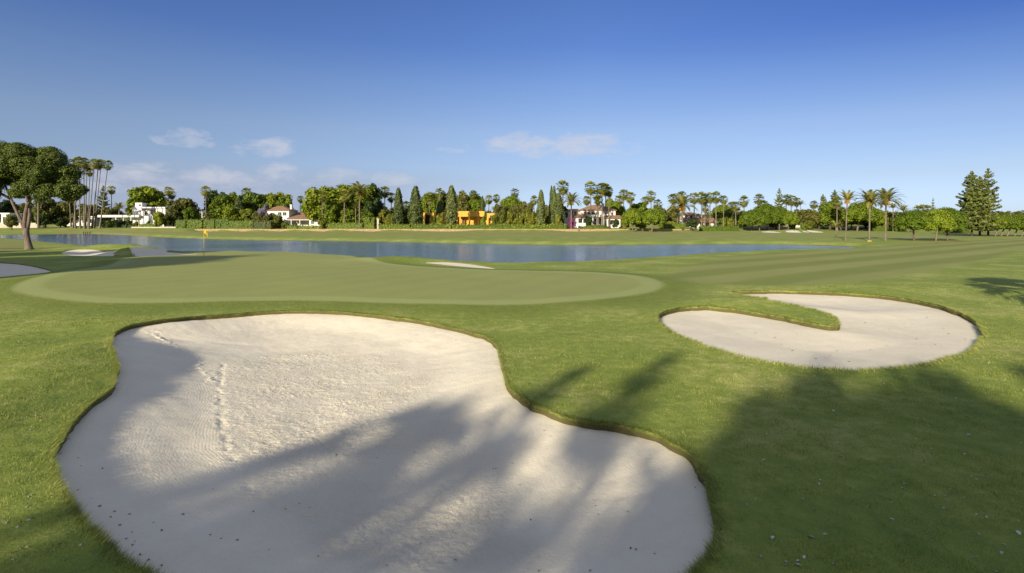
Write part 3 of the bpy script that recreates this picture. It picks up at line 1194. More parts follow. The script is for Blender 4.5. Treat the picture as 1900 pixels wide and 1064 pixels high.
def make_norfolk(key, seed, h=14.0, w=3.4, tiers=17, dense=1.0, top=.06, mat='norfolk'):
    rng = np.random.default_rng(seed)
    parts = []
    b = MB()
    b.tube([(0, 0, -.3), (.02, 0, h * .4), (0, .02, h * .8), (0, 0, h)], [h * .016, h * .011, h * .006, .02], 7)
    for k in range(tiers):
        t = min(1, max(0, (k + rng.uniform(-.3, .3)) / (tiers - 1)))
        z = h * (.10 + .88 * t ** .9)
        L_ = w * (1 - t) ** .75 * rng.uniform(.85, 1.1) + w * top
        nb = 6
        off = rng.uniform(0, 2 * PI)
        for j in range(nb):
            a = off + j * 2 * PI / nb + rng.uniform(-.2, .2)
            ll = L_ * rng.uniform(.55, 1.15)
            up = (.05 + .45 * t + rng.uniform(-.1, .15)) * ll
            m = max(5, int(ll * 6 * dense))
            s = np.linspace(.08, 1, m)
            x = s * ll
            zc = z + up * s ** 1.4 - .10 * ll * np.sin(PI * s) * (1 - t)
            ca, sa = math.cos(a), math.sin(a)
            b.tube([(0, 0, z), (ca * ll * .5, sa * ll * .5, float(np.interp(.5, s, zc))), (ca * ll, sa * ll, float(zc[-1]))], [.045, .03, .012], 4, False)
            for side in (-1, 0, 1):
                wd = side * .26 * ll * (1 - s * .75) * rng.uniform(.7, 1.1, m)
                C = np.column_stack([ca * x - sa * wd, sa * x + ca * wd, zc + .10 + .06 * rng.normal(size=m) + abs(side) * .05])
                N = np.column_stack([rng.normal(size=m) * .5 + ca * .55, rng.normal(size=m) * .5 + sa * .55, np.ones(m) * .5])
                parts.append(leaf_quads(C, N, np.full(m, (.36 + .12 * ll) * (1.0 if dense > .9 else .8)), rng, .75))
    cr = leaf_mesh('crown', merge(parts))
    keep_proto(key, [('crown', cr, M[mat]), ('trunk', b.mesh('trunk', True), M['dark_bark'])])


make_norfolk('norfolk0', 100, dense=1.5, tiers=25)
make_norfolk('norfolk1', 101, w=3.0, dense=1.0, tiers=19)
make_norfolk('norfolk2', 102, h=10, w=2.2, tiers=11, dense=.8)


# palms: crown unit in metres, trunk of unit height ------------------------
def fan_leaf(parts, base, dirv, plen, rad, rng, var, droop=.25):
    """petiole and a fan of pointed blades"""
    d = np.array(dirv, float)
    d /= np.linalg.norm(d)
    side = np.cross(d, (0, 0, 1.0))
    side /= np.linalg.norm(side) + 1e-9
    upv = np.cross(side, d)
    hub = np.array(base) + d * plen + np.array((0, 0, -droop * plen * .3))
    V, F = [], []
    pw = .03
    V += [base - side * pw, base + side * pw, hub + side * pw, hub - side * pw]
    F += [(0, 1, 2, 3)]
    nb = 9
    for k in range(nb):
        th = (k - (nb - 1) / 2) / (nb - 1) * 2 * 1.25
        bd = d * math.cos(th) + side * math.sin(th)
        w = rad * .095
        bs = -d * math.sin(th) + side * math.cos(th)
        mid = hub + bd * rad * .6 + upv * .05
        tip = hub + bd * rad * rng.uniform(.88, 1.1) + np.array((0, 0, -droop * rad * rng.uniform(.6, 1.3)))
        b = len(V)
        V += [hub, mid - bs * w, tip, mid + bs * w]
        F += [(b, b + 1, b + 2, b + 3)]
    parts.append((np.array(V), np.array(F), np.full(len(V), var)))


def make_fan(key, seed, n=30, skirt=12, thick=1.0):
    rng = np.random.default_rng(seed)
    parts = []
    for i in range(n):
        a = i * 2.39996 + rng.uniform(-.2, .2)
        e = R(78) - (i / n) ** .75 * R(142) + rng.uniform(-.12, .12)
        d = (math.cos(e) * math.cos(a), math.cos(e) * math.sin(a), math.sin(e))
        fan_leaf(parts, np.array((0, 0, 0.0)), d, rng.uniform(.70, 1.05), rng.uniform(.75, .95), rng, float(np.clip(rng.random() * .6 + .4 * (1 - i / n), 0, 1)))
    cr = leaf_mesh('crown', merge(parts))
    dp = []
    for i in range(skirt):
        a = i * 2.39996 + rng.uniform(-.3, .3)
        e = R(-62) + rng.uniform(-.3, .2)
        d = (math.cos(e) * math.cos(a), math.cos(e) * math.sin(a), math.sin(e))
        fan_leaf(dp, np.array((0, 0, -.1 - .5 * rng.random())), d, rng.uniform(.5, .7), rng.uniform(.6, .8), rng, rng.random(), .5)
    sk = leaf_mesh('dead_fronds', merge(dp))
    b = MB()
    m = 10
    zz = np.linspace(0, 1, m)
    b.tube([(.0, 0, float(z) - (.02 if z == 0 else 0)) for z in zz], [thick * (.20 * (1 - z) ** 6 + .145 - .04 * z + .008 * (i % 2)) for i, z in enumerate(zz)], 8)
    keep_proto(key, [('crown', cr, M['fan']), ('dead_fronds', sk, M['dead']), ('trunk', b.mesh('trunk', True), M['palm_bark'])])


for i in range(4):
    make_fan(f'fan{i}', 110 + i, 32 + 3 * i, 5 + 3 * i)


def make_date(key, seed, n=46, L_=3.0, upright=0.0, fruit=True):
    rng = np.random.default_rng(seed)
    parts = []
    for i in range(n):
        a = i * 2.39996 + rng.uniform(-.2, .2)
        e0 = R(84) - (i / n) * R(95 - 40 * upright) + rng.uniform(-.1, .1)
        ll = L_ * rng.uniform(.85, 1.08)
        m = 15
        p = np.array((0.12 * math.cos(a), .12 * math.sin(a), 0.0))
        pts = [p.copy()]
        e = e0
        for k in range(m):
            e -= (1.35 - .5 * upright) / m * (.4 + 1.2 * k / m)
            p = p + np.array((math.cos(e) * math.cos(a), math.cos(e) * math.sin(a), math.sin(e))) * ll / m
            pts.append(p.copy())
        pts = np.array(pts)
        V, F = [], []
        side = np.array((-math.sin(a), math.cos(a), 0))
        for k in range(1, m + 1):
            t = k / m
            fw = pts[k] - pts[k - 1]
            fw /= np.linalg.norm(fw)
            up = np.cross(side, fw)
            if up[2] < 0:
                up = -up
            lw = .50 * math.sin(PI * min(1, .12 + .86 * t)) ** .6 * (L_ / 3)
            for sgn in (-1, 1):
                tip = pts[k] + side * sgn * lw * .85 + fw * lw * .55 + up * lw * .25 - np.array((0, 0, .10 * lw))
                b = len(V)
                V += [pts[k - 1], pts[k] + fw * .02, tip, pts[k - 1] * .5 + tip * .5 - fw * .05]
                F += [(b, b + 1, b + 2, b + 3)]
            b = len(V)
            V += [pts[k - 1] - side * .03, pts[k - 1] + side * .03, pts[k] + side * .025, pts[k] - side * .025]
            F += [(b, b + 1, b + 2, b + 3)]
        parts.append((np.array(V), np.array(F), np.full(len(V), float(np.clip(rng.random() * .7 + .3 * (1 - i / n), 0, 1)))))
    cr = leaf_mesh('crown', merge(parts))
    b = MB()
    m = 12
    b.tube([(0, 0, -.02 if k == 0 else k / (m - 1)) for k in range(m)], [.125 + .07 * (k == 0) + .015 * (k % 2) + .09 * (k >= m - 1) for k in range(m)], 8)
    out = [('crown', cr, M['date']), ('trunk', b.mesh('trunk', True), M['palm_bark'])]
    if fruit:
        n2 = 130
        a = rng.uniform(0, 2 * PI, n2)
        C = np.column_stack([np.cos(a) * rng.uniform(.15, .75, n2), np.sin(a) * rng.uniform(.15, .75, n2), rng.uniform(-.75, .25, n2)])
        out.append(('fruit_stalks', leaf_mesh('fruit_stalks', leaf_quads(C, np.column_stack([np.cos(a), np.sin(a), rng.normal(size=n2) * .4]), .42, rng, .7)), M['fruit']))
    keep_proto(key, out)


make_date('date0', 120, 34)
make_date('date1', 121, 26, 3.0, .75)
make_date('date2', 122, 36, 3.2, .25, True)
make_date('date3', 123, 28, 2.6, .6, False)


def stand(key, name, label, cat, group, x, y, sx=1.0, sy=None, sz=None, rot=None, z=None, trunk=None, crown_at=None, lean=(0, 0)):
    """a thing: an Empty at the foot of the tree with one object for each part"""
    z = tz(x, y) if z is None else z
    o = empty(name, (x, y, z), label, cat, group)
    if rot is None:
        rot = (x * 7.13 + y * 3.7) % 6.28
    o.rotation_euler = (lean[1], lean[0], 0)
    for n, me in PROTO[key]:
        c = link(n, me, parent=o)
        c.rotation_euler = (0, 0, rot)
        if trunk is None:
            c.scale = (sx, sy or sx, sz or sx)
        elif n == 'trunk':
            c.scale = (max(.6, sx), max(.6, sx), trunk)
        else:
            c.location = (0, 0, trunk)
            c.scale = (sx, sx, sx)
    return o


def px2(u, v, Y):
    return (u - 950) / 1000 * Y, CAM_H - (v - 416) / 1000 * Y


def palm(kind, u, vtop, Y, d, label, group, ub=None, name=None, cat='palm tree'):
    """vtop: crown top; d: crown width in photo pixels; ub: where the foot is, if it leans"""
    ub = u if ub is None else ub
    x, y = at(ub, Y)
    zb = tz(x, y)
    _, zt = px2(u, vtop, Y)
    reach = d / 1000 * Y / 2
    if kind.startswith('fan'):
        s = reach / 1.25
        H = zt - zb - 1.35 * s
    else:
        s = reach / 2.05
        H = zt - zb - 1.7 * s
    lean = math.atan(((u - ub) / 1000 * Y) / max(H, 1))
    nm = name or ('fan_palm' if kind.startswith('fan') else 'date_palm')
    return stand(kind, nm, label, cat, group, x, y, s, trunk=max(H, .4), lean=(lean, 0))


def tree(kind, u, vtop, vbot, Y, w, label, group, name, cat='tree', rot=None, z=None):
    """broad crowns: unit radius 1, unit height from the foot 2.0 (broad) / 1.62 (umbrella)"""
    x, y = at(u, Y)
    zb = tz(x, y) if z is None else z
    _, zt = px2(u, vtop, Y)
    r = w / 1000 * Y / 2
    H = zt - zb
    k = kind.rstrip('0123456789')
    unit_h = dict(umbrella=1.56, darkpine=1.56, norfolk=None, cypress=None).get(k, 1.95)
    if k == 'cypress':
        return stand(kind, name, label, cat, group, x, y, r / 1.5, r / 1.5, H / 12.0, rot, zb)
    if k == 'norfolk':
        hh = 10.0 if kind.endswith('2') else 14.0
        ww = {'0': 3.4, '1': 3.0, '2': 2.2}[kind[-1]]
        return stand(kind, name, label, cat, group, x, y, r / ww, r / ww, H / hh, rot, zb)
    if k in ('shrub', 'topiary', 'magenta'):
        unit_h = 1.62
    return stand(kind, name, label, cat, group, x, y, r, r, H / unit_h, rot, zb)


def hedge(name, u0, u1, vtop, Y, depth, label, mat='hedge', zb=None, group=None, size=.40, rough=.26, dens=9, cat='hedge'):
    rng = np.random.default_rng(int(u0 * 7 + Y))
    x0, x1 = (u0 - 950) / 1000 * Y, (u1 - 950) / 1000 * Y
    xc = (x0 + x1) / 2
    zb = tz(xc, Y) if zb is None else zb
    H = CAM_H - (vtop - 416) / 1000 * Y - zb
    x0 -= .45
    x1 += .45
    Lx = x1 - x0
    n = int(dens * (Lx * H * 2 + Lx * depth + 2 * depth * H))
    f = rng.random(n)
    a1, a2, a3 = Lx * H, Lx * H, Lx * depth
    tot = 2 * Lx * H + Lx * depth + 2 * depth * H
    P = np.zeros((n, 3))
    N = np.zeros((n, 3))
    p = rng.random((n, 3))
    face = np.searchsorted(np.cumsum([Lx * H, Lx * depth, depth * H, depth * H]) / tot, f)
    P[:] = np.column_stack([(p[:, 0] - .5) * Lx, (p[:, 1] - .5) * depth, p[:, 2] * H])
    for k, (ax, val, nn) in enumerate([(1, -depth / 2, (0, -1, .2)), (2, H, (0, 0, 1)), (0, -Lx / 2, (-1, 0, .2)), (0, Lx / 2, (1, 0, .2)), (1, depth / 2, (0, 1, .2))]):
        q = face == k
        P[q, ax] = val
        N[q] = nn
    bulge = fbm(P[:, 0] * .9 + 31, P[:, 2] * .9 + P[:, 1], int(u0), 3, .7)
    P += unit(N + 1e-6) * (rough * 2.2 * bulge + rng.normal(size=n) * rough * .5)[:, None]
    P[:, 2] = np.maximum(P[:, 2], 0.02)
    V, F, A = leaf_quads(P, N + .6 * rng.normal(size=P.shape), size, rng, 1.1, np.clip(.42 + 1.1 * bulge + .45 * (rng.random(n) - .5), 0, 1))
    o = empty(name, (xc, Y, zb), label, cat, group)
    link('foliage', np_mesh('foliage', V, F, dict(var=A)), M[mat], o)
    b = MB()
    b.box(-Lx / 2 + .12, Lx / 2 - .12, -depth / 2 + .15, depth / 2 - .15, -.6, H - .15)
    b.var = [0.1] * len(b.var)
    b.build('branches', M['dark_leaf'] if mat != 'hedge' else M[mat], o)
    return o

# ------------------------------------------------------------------ houses
class House:
    """front face plane at distance Y; u, v are sight-line coordinates turned into metres there"""
    def __init__(s, name, uc, Y, label, cat='house'):
        s.uc, s.Y = uc, Y
        x, y = at(uc, Y)
        s.zb = tz(x, Y)
        s.o = empty(name, (x, Y, s.zb), label, cat)

    def X(s, u):
        return (u - s.uc) / 1000 * s.Y

    def Z(s, v):
        return CAM_H - (v - 416) / 1000 * s.Y - s.zb

    def block(s, name, mat, items, parent=None):
        """items: (u0, u1, vtop, vbot or None, y0, y1)"""
        b = MB()
        for u0, u1, vt, vb, y0, y1 in items:
            b.box(s.X(u0), s.X(u1), y0, y1, -.8 if vb is None else s.Z(vb), s.Z(vt))
        o = b.build(name, M[mat], parent or s.o)
        if len(items) == 1:
            bv = o.modifiers.new('bevel', 'BEVEL')
            bv.width = .02
            bv.segments = 1
        return o

    def window(s, u0, u1, vt, vb, y, frame='white', name='window', glass='glass'):
        x0, x1, z0, z1 = s.X(u0), s.X(u1), s.Z(vb), s.Z(vt)
        g = MB().box(x0, x1, y - .035, y + .05, z0, z1).build(name, M[glass], s.o)
        b = MB()
        t = .09
        b.box(x0 - t, x1 + t, y - .09, y + .03, z1, z1 + t)
        b.box(x0 - t, x1 + t, y - .12, y + .03, z0 - t, z0)
        b.box(x0 - t, x0, y - .09, y + .03, z0, z1)
        b.box(x1, x1 + t, y - .09, y + .03, z0, z1)
        m = (x0 + x1) / 2
        b.box(m - .03, m + .03, y - .075, y - .037, z0, z1)
        b.build('frame', M[frame], g)
        return g

    def hip(s, u0, u1, vr, ve, y0, y1, mat='tile', over=.45, ridge=None, name='roof', thick=.16):
        x0, x1 = s.X(u0) - over, s.X(u1) + over
        y0 -= over
        y1 += over
        z0, z1 = s.Z(ve), s.Z(vr)
        d = (y1 - y0) / 2
        ym = y0 + d
        ri = min(d, (x1 - x0) * .5 - .05) if ridge is None else ridge
        b = MB()
        b.add([(x0, y0, z0), (x1, y0, z0), (x1, y1, z0), (x0, y1, z0), (x0 + ri, ym, z1), (x1 - ri, ym, z1)],
              [(0, 1, 5, 4), (1, 2, 5), (2, 3, 4, 5), (3, 0, 4)])
        b.add([(x0, y0, z0 - thick), (x1, y0, z0 - thick), (x1, y1, z0 - thick), (x0, y1, z0 - thick), (x0, y0, z0 - .001), (x1, y0, z0 - .001), (x1, y1, z0 - .001), (x0, y1, z0 - .001)],
              [(0, 3, 2, 1), (0, 1, 5, 4), (1, 2, 6, 5), (2, 3, 7, 6), (3, 0, 4, 7)])
        return b.build(name, M[mat], s.o)

    def shed(s, u0, u1, vtop, ve, y0, y1, mat='tile', name='roof', thick=.16):
        """single slope rising away from the viewer"""
        x0, x1 = s.X(u0), s.X(u1)
        za, zb = s.Z(ve), s.Z(vtop)
        b = MB()
        b.add([(x0, y0, za), (x1, y0, za), (x1, y1, zb), (x0, y1, zb), (x0, y0, za - thick), (x1, y0, za - thick), (x1, y1, zb - thick), (x0, y1, zb - thick)],
              [(0, 1, 2, 3), (4, 7, 6, 5), (0, 4, 5, 1), (1, 5, 6, 2), (2, 6, 7, 3), (3, 7, 4, 0)])
        return b.build(name, M[mat], s.o)

    def chimney(s, u, w, vt, vb, y, mat='white', parent=None):
        b = MB()
        b.box(s.X(u - w / 2), s.X(u + w / 2), y, y + .9, s.Z(vb), s.Z(vt))
        b.box(s.X(u - w / 2) - .1, s.X(u + w / 2) + .1, y - .1, y + 1.0, s.Z(vt) + .002, s.Z(vt) + .14)
        return b.build('chimney', M[mat], parent or s.o)


# white modern villa by the tall palms
h = House('modern_villa', 250, 205, 'white flat roofed modern villa with a square chimney tower, beside the tall palms')
h.block('wall', 'white', [(239, 256, 384, 400, 2, 6)])
h.block('wall', 'white', [(256.2, 285, 387, 400, 3.4, 9)])
h.block('wall', 'white', [(285.2, 303, 387, 402, 1.2, 9)])
h.block('wall', 'white', [(236, 262, 404, None, 1.5, 8)])
h.block('wall', 'white', [(262.2, 290, 401, None, 0, 8)])
h.block('wall', 'white', [(290.2, 302, 402.2, None, 1.2, 8)])
h.block('wall', 'white', [(192, 235.8, 405, None, 4.2, 9)])
h.block('roof', 'white', [(186, 262, 399.5, 403.6, -1.4, 9)])
h.block('roof', 'white', [(255, 304, 384.2, 386.6, .8, 9.4)])
ch = h.block('chimney', 'white', [(242.5, 255.5, 376, 384, 2.4, 5)])
for u in (218, 232, 246):
    h.block('porch_post', 'white', [(u, u + 1.3, 403.7, None, -1.1, -.8)])
h.window(257.5, 262.5, 391.5, 399, 3.4)
h.window(268, 281, 389.5, 398.5, 3.4)
h.window(246.5, 249, 408, 416.5, 1.5, name='door')
h.window(250, 253.6, 379, 382.5, 2.4)
h.window(200, 214, 408, 416, 4.2)
h.window(222, 230, 408, 416, 4.2)
h.block('balcony_parapet', 'white', [(262.5, 268, 392, 401, -.1, .2)])

# low white wing further along the shore
h = House('bungalow', 150, 212, 'long low white bungalow glimpsed between the trunks of the tall palm cluster')
h.block('wall', 'white', [(122, 176, 404, None, 0, 7)])
h.block('roof', 'white', [(119, 178, 401.8, 403.9, -.8, 7.4)])
h.chimney(189, 3, 396.5, 404, 2)
for u in (128, 140, 153, 165):
    h.window(u, u + 5, 407, 414, 0)
h = House('garden_pavilion', 112, 214, 'small white flat roofed pavilion behind the sparse trees near the big pine')
h.block('wall', 'white', [(105, 119, 400, None, 0, 5)])
h.block('roof', 'white', [(103.5, 120.5, 397.4, 399.9, -.6, 5.4)])
h.window(108, 115, 403, 411, 0)
h = House('white_shed', 9, 205, 'small white outbuilding with a dark opening, seen past the trunk of the big pine')
h.block('wall', 'white', [(2, 18.5, 397.5, None, 0, 5)])
h.block('roof', 'white', [(1, 19.5, 395.4, 397.4, -.4, 5.4)])
h.window(5.5, 14, 403, 413, 0, name='door', glass='timber')

# blue shaded house behind the hedge
h = House('hillside_house', 383, 225, 'shaded white two storey house behind the tall clipped hedge and a fan palm')
h.block('wall', 'white', [(374, 392, 389, None, 0, 8)])
h.hip(374, 392, 385.8, 388.9, 0, 8)
for u in (376, 381.5, 387):
    h.window(u, u + 2.6, 391.5, 396, 0)

# tile roofed villa with the carport
h = House('tiled_villa', 512, 203, 'white villa under brown tiled roofs with a wide dark carport, near the lilac tree')
h.block('wall', 'white', [(484, 533, 390.5, None, 1.5, 10)])
h.hip(484, 533, 381.5, 390.3, 1.5, 10)
h.chimney(529.5, 3, 379.5, 388, 5)
h.block('wall', 'white', [(432, 470, 406.5, None, 0, 7)])
h.hip(432, 470, 397.5, 406.3, 0, 7)
h.block('wall', 'white', [(533.2, 574, 408, None, 4.5, 10.6)])
h.shed(532, 590, 393, 406.4, -.5, 9.5)
h.block('lintel', 'white', [(534, 574, 406.9, 409, -.2, .3)])
h.chimney(562, 4, 389.5, 400, 4)
h.block('garage', 'white', [(574.2, 596, 406.8, None, -.3, 8)])
for u in (540, 556):
    h.block('carport_post', 'white', [(u, u + 1.2, 409.1, None, -.2, .1)])
for u in (513, 522):
    h.window(u, u + 6, 394, 400, 1.5)
for u in (490, 499):
    h.window(u, u + 4, 396, 401, 1.5, 'shutter')
h.window(578, 583, 410, 416, -.3)
h.window(440, 446, 409, 413, 0)

# ochre house with the arcade
h = House('ochre_house', 852, 204, 'bright orange flat roofed house with a columned porch among cypresses')
h.block('wall', 'orange', [(783, 803, 394.5, None, 3, 9)])
h.block('wall', 'orange', [(820, 848, 393.6, None, 1.2, 9)])
h.block('wall', 'orange', [(848.2, 903, 402.5, None, 3.4, 9)])
h.block('roof', 'orange', [(848.2, 899, 392.2, 402.4, -.2, 9.2)])
h.block('wall', 'orange', [(903.2, 921, 396, None, 1.4, 8.6)])
h.block('chimney', 'orange', [(886.5, 893, 388.4, 392.1, 2.4, 4.6)])
for u in (852.5, 869.8, 886.7, 903.4):
    h.block('column', 'orange', [(u, u + 2.4, 402.5, None, -.1, .4)])
h.window(856, 860, 406, 416.5, 3.4, 'orange', name='door')
h.window(790, 796, 399, 405, 3, 'orange')
h.window(827, 833, 399, 406, 1.2, 'orange')
h.window(909, 914, 400, 410, 1.4, 'orange')

# big white villa
h = House('white_villa', 1098, 204, 'large white two storey villa with terracotta roofs behind slender palms and magenta flowers')
h.block('wall', 'white', [(1048, 1078, 391.5, None, 4, 11)])
h.shed(1046.5, 1079, 386.4, 391.2, 3.4, 11)
h.block('wall', 'white', [(1078.2, 1144, 390.5, None, 2, 12)])
h.hip(1078, 1144, 379.4, 390.2, 2, 12)
h.chimney(1123.4, 4.4, 377.5, 387, 5)
h.chimney(1103, 3.4, 380, 386, 7)
h.block('wall', 'white', [(1062, 1088, 404, None, -1, 1.9)])
h.shed(1060.5, 1089, 397.8, 403.6, -1.6, 1.9)
h.block('wall', 'white', [(1122, 1150, 405.6, None, -1.2, 1.9)])
h.shed(1120, 1152, 399.6, 405.3, -1.8, 1.9)
h.block('balcony', 'white', [(1088.4, 1121, 398.5, 402.5, -.6, 1.9)])
for u in (1089, 1099, 1109, 1119):
    h.block('column', 'white', [(u, u + 1.5, 402.6, None, -.5, 0)])
for u, w in ((1051, 4), (1062, 2.6), (1068.5, 2.6), (1085, 3), (1123.5, 2.6)):
    h.window(u, u + w, 393.5, 398, 4 if u < 1078 else 2, 'shutter')
for u in (1092, 1100, 1108):
    h.window(u, u + 5, 394, 398.3, 2, 'shutter')
h.window(1134.5, 1138.5, 394.5, 399, 2)
for u, w in ((1073, 6), (1082, 4)):
    h.window(u, u + w, 406.5, 413.5, -1, 'timber')
for u, w in ((1127, 9), (1140, 6)):
    h.window(u, u + w, 408.5, 417, -1.2, 'white')
for u in (1091, 1101.5, 1111.5):
    h.window(u, u + 6.5, 406, 417, 2, 'white', name='door')

# villa behind the palm row
h = House('red_roofed_villa', 1296, 208, 'white villa with red tiled lower roof behind the dark shrub and date palm')
h.block('wall', 'white', [(1269, 1309, 399, None, 3.5, 11)])
h.hip(1269, 1309, 393.5, 398.8, 3.5, 11)
h.block('wall', 'white', [(1274, 1327, 412.5, None, .4, 3.3)])
h.shed(1272, 1330, 404.4, 412.2, -.8, 3.4)
for u in (1276, 1286, 1302):
    h.window(u, u + 4, 400.5, 404, 3.5, 'shutter')
for u in (1290, 1300, 1311):
    h.window(u, u + 5, 413.8, 419, .4, 'shutter')

h = House('white_cottage', 1638, 214, 'low white cottage with a pinkish tiled roof behind the date palms')
h.block('wall', 'white', [(1626, 1650, 410, None, 0, 7)])
h.hip(1626, 1650, 404.6, 409.8, 0, 7)
h.window(1631, 1635, 412, 416, 0)
h = House('garden_house', 1478, 216, 'little white gabled garden house half hidden by palms left of the thin ball palm')
h.block('wall', 'white', [(1473, 1484, 409.5, None, 0, 5)])
h.hip(1473, 1484, 405.5, 409.3, 0, 5)
h.window(1476, 1479, 411.5, 416, 0)
h = House('grey_house', 1381, 224, 'pale grey house in the deep shade under the umbrella pine grove')
h.block('wall', 'pale_stone', [(1366, 1396, 410.5, None, 0, 7)])
h.block('roof', 'pale_stone', [(1364.5, 1397.5, 408.6, 410.4, -.5, 7.5)])
h.window(1371, 1376, 412.4, 417, 0)
h.window(1383, 1389, 412.4, 417, 0)
h = House('ochre_cottage', 1533, 222, 'small tan cottage roof showing between the norfolk pines')
h.block('wall', 'pale_stone', [(1526, 1540, 411, None, 0, 6)])
h.hip(1526, 1540, 406.8, 410.8, 0, 6)
h.window(1530, 1534, 412.5, 416, 0)
h = House('far_house', 1236, 235, 'far white house gable peeping between palms beyond the round pines')
h.block('wall', 'white', [(1230, 1240, 396, None, 0, 6)])
h.hip(1230, 1240, 391.5, 395.8, 0, 6)
h.window(1233, 1236.5, 398, 402, 0)

# ------------------------------------------------------------------ walls, posts, small garden things
def wall_along(name, u0, u1, Y, vtop, vbot, mat, label, thick=.5, seed=1, cap=None, cat='wall'):
    """dry stone wall of uneven courses"""
    rng = np.random.default_rng(seed)
    xa, xb = (u0 - 950) / 1000 * Y, (u1 - 950) / 1000 * Y
    xc = (xa + xb) / 2
    z0 = tz(xc, Y - 1.2) - .3
    n = int((xb - xa) / 1.2) + 1
    xs = np.linspace(xa - xc, xb - xc, n)
    H = CAM_H - (vtop - 416) / 1000 * Y - z0
    top = H + .10 * fbm(xs * .23 + 5, xs * 0 + seed, seed, 3)
    V, F = [], []
    for i, x in enumerate(xs):
        j = .06 * vnoise(np.array([x * .6]), np.array([0.]), seed + 3)[0]
        V += [(x, -thick / 2 + j, 0), (x, -thick / 2 + j + .06, float(top[i])), (x, thick / 2, float(top[i])), (x, thick / 2, 0)]
    for i in range(n - 1):
        a, b = i * 4, i * 4 + 4
        F += [(a, b, b + 1, a + 1), (a + 1, b + 1, b + 2, a + 2), (a + 2, b + 2, b + 3, a + 3)]
    F += [(0, 1, 2, 3), (n * 4 - 1, n * 4 - 2, n * 4 - 3, n * 4 - 4)]
    b = MB()
    b.add(V, F)
    o = b.build(name, M[mat])
    o.location = (xc, Y, z0)
    return tag(o, label, cat)


wall_along('stone_wall', 362, 1284, 187.4, 425.2, 431, 'ochre_wall', 'long low ochre stone wall along the far fairway below the hedges', .7, 3)
wall_along('garden_wall', 244, 334, 191, 421.2, 425, 'pale_stone', 'low pale garden wall in front of the white modern villa', .3, 5)
wall_along('sandy_wall', -60, 72, 192, 413.8, 421, 'pale_stone', 'low sandy coloured wall seen past the trunk of the big pine', .3, 8)

g = empty('gatepost', (*at(701.5, 190), tz(*at(701.5, 190))), 'pale stone gatepost standing at the gap in the hedge', 'gatepost')
b = MB()
b.box(-.32, .32, -.32, .32, -.4, 3.35)
b.build('shaft', M['pale_stone'], g)
b = MB()
b.box(-.42, .42, -.42, .42, 3.352, 3.5)
b.box(-.3, .3, -.3, .3, 3.5, 3.62)
b.build('cap', M['pale_stone'], g)

for u, lab in ((1267, 'dark pier standing in the ochre wall left of the dark shrub'), (1282, 'dark pier ending the ochre wall under the dark shrub')):
    o = empty('wall_pier', (*at(u, 186.6), tz(*at(u, 186.6))), lab, 'pier')
    MB().box(-.28, .28, -.28, .28, -.3, 1.35).build('shaft', M['timber'], o)
    MB().box(-.36, .36, -.36, .36, 1.352, 1.48).build('cap', M['timber'], o)

for u, lab in ((1072.6, 'shorter dark marker post of the pair below the white villa'), (1075.2, 'taller dark marker post of the pair below the white villa')):
    hgt = .85 if u < 1074 else 1.0
    o = empty('marker_post', (*at(u, 184), tz(*at(u, 184))), lab, 'post', 'marker posts below the white villa')
    MB().tube([(0, 0, -.2), (0, 0, hgt)], [.09, .08], 8).build('shaft', M['timber'], o)
    MB().tube([(0, 0, hgt + .002), (0, 0, hgt + .06)], [.11, .07], 8).build('cap', M['white'], o)
o = empty('marker_pole', (*at(1047.5, 196), tz(*at(1047.5, 196))), 'thin yellow pole at the end of the long hedge beside the white villa', 'pole')
MB().tube([(0, 0, -.2), (0, 0, 2.3)], [.07, .06], 8).build('shaft', M['yellow'], o)
MB().tube([(0, 0, 2.302), (0, 0, 2.4)], [.1, .06], 8).build('cap', M['yellow'], o)

# drain intake on the shore under the palms
o = empty('drain_intake', (*at(160, 152), -.35), 'small dark timber drain intake at the waterline under the tall palms', 'drain')
b = MB()
b.box(-1.0, 1.0, 0, .8, .62, .74)
b.build('deck', M['timber'], o)
for x in (-.9, -.3, .3, .9):
    MB().box(x - .07, x + .07, .05, .2, -.5, .618).build('post', M['timber'], o)

# loungers on the porch of the ochre house
for u, lab in ((867, 'white sun lounger by the orange porch, the one nearer its dark door'), (876, 'white sun lounger by the orange porch, longer cushion, away from the door')):
    x, y = at(u, 200)
    o = empty('sun_lounger', (x, y, tz(x, y)), lab, 'sun lounger', 'sun loungers by the orange house')
    b = MB()
    b.box(-.95, .5, -.33, .33, .80, .98)
    b.build('seat', M['white'], o)
    b = MB()
    b.add([(.502, -.33, .80), (1.0, -.33, 1.25), (1.0, .33, 1.25), (.502, .33, .80), (.502, -.33, .97), (.95, -.33, 1.40), (.95, .33, 1.40), (.502, .33, .97)],
          [(0, 1, 2, 3), (4, 7, 6, 5), (0, 4, 5, 1), (3, 2, 6, 7), (1, 5, 6, 2), (0, 3, 7, 4)])
    b.build('backrest', M['white'], o)
    for lx in (-.8, .4):
        for ly in (-.27, .27):
            MB().box(lx - .04, lx + .04, ly - .04, ly + .04, 0, .798).build('leg', M['white'], o)

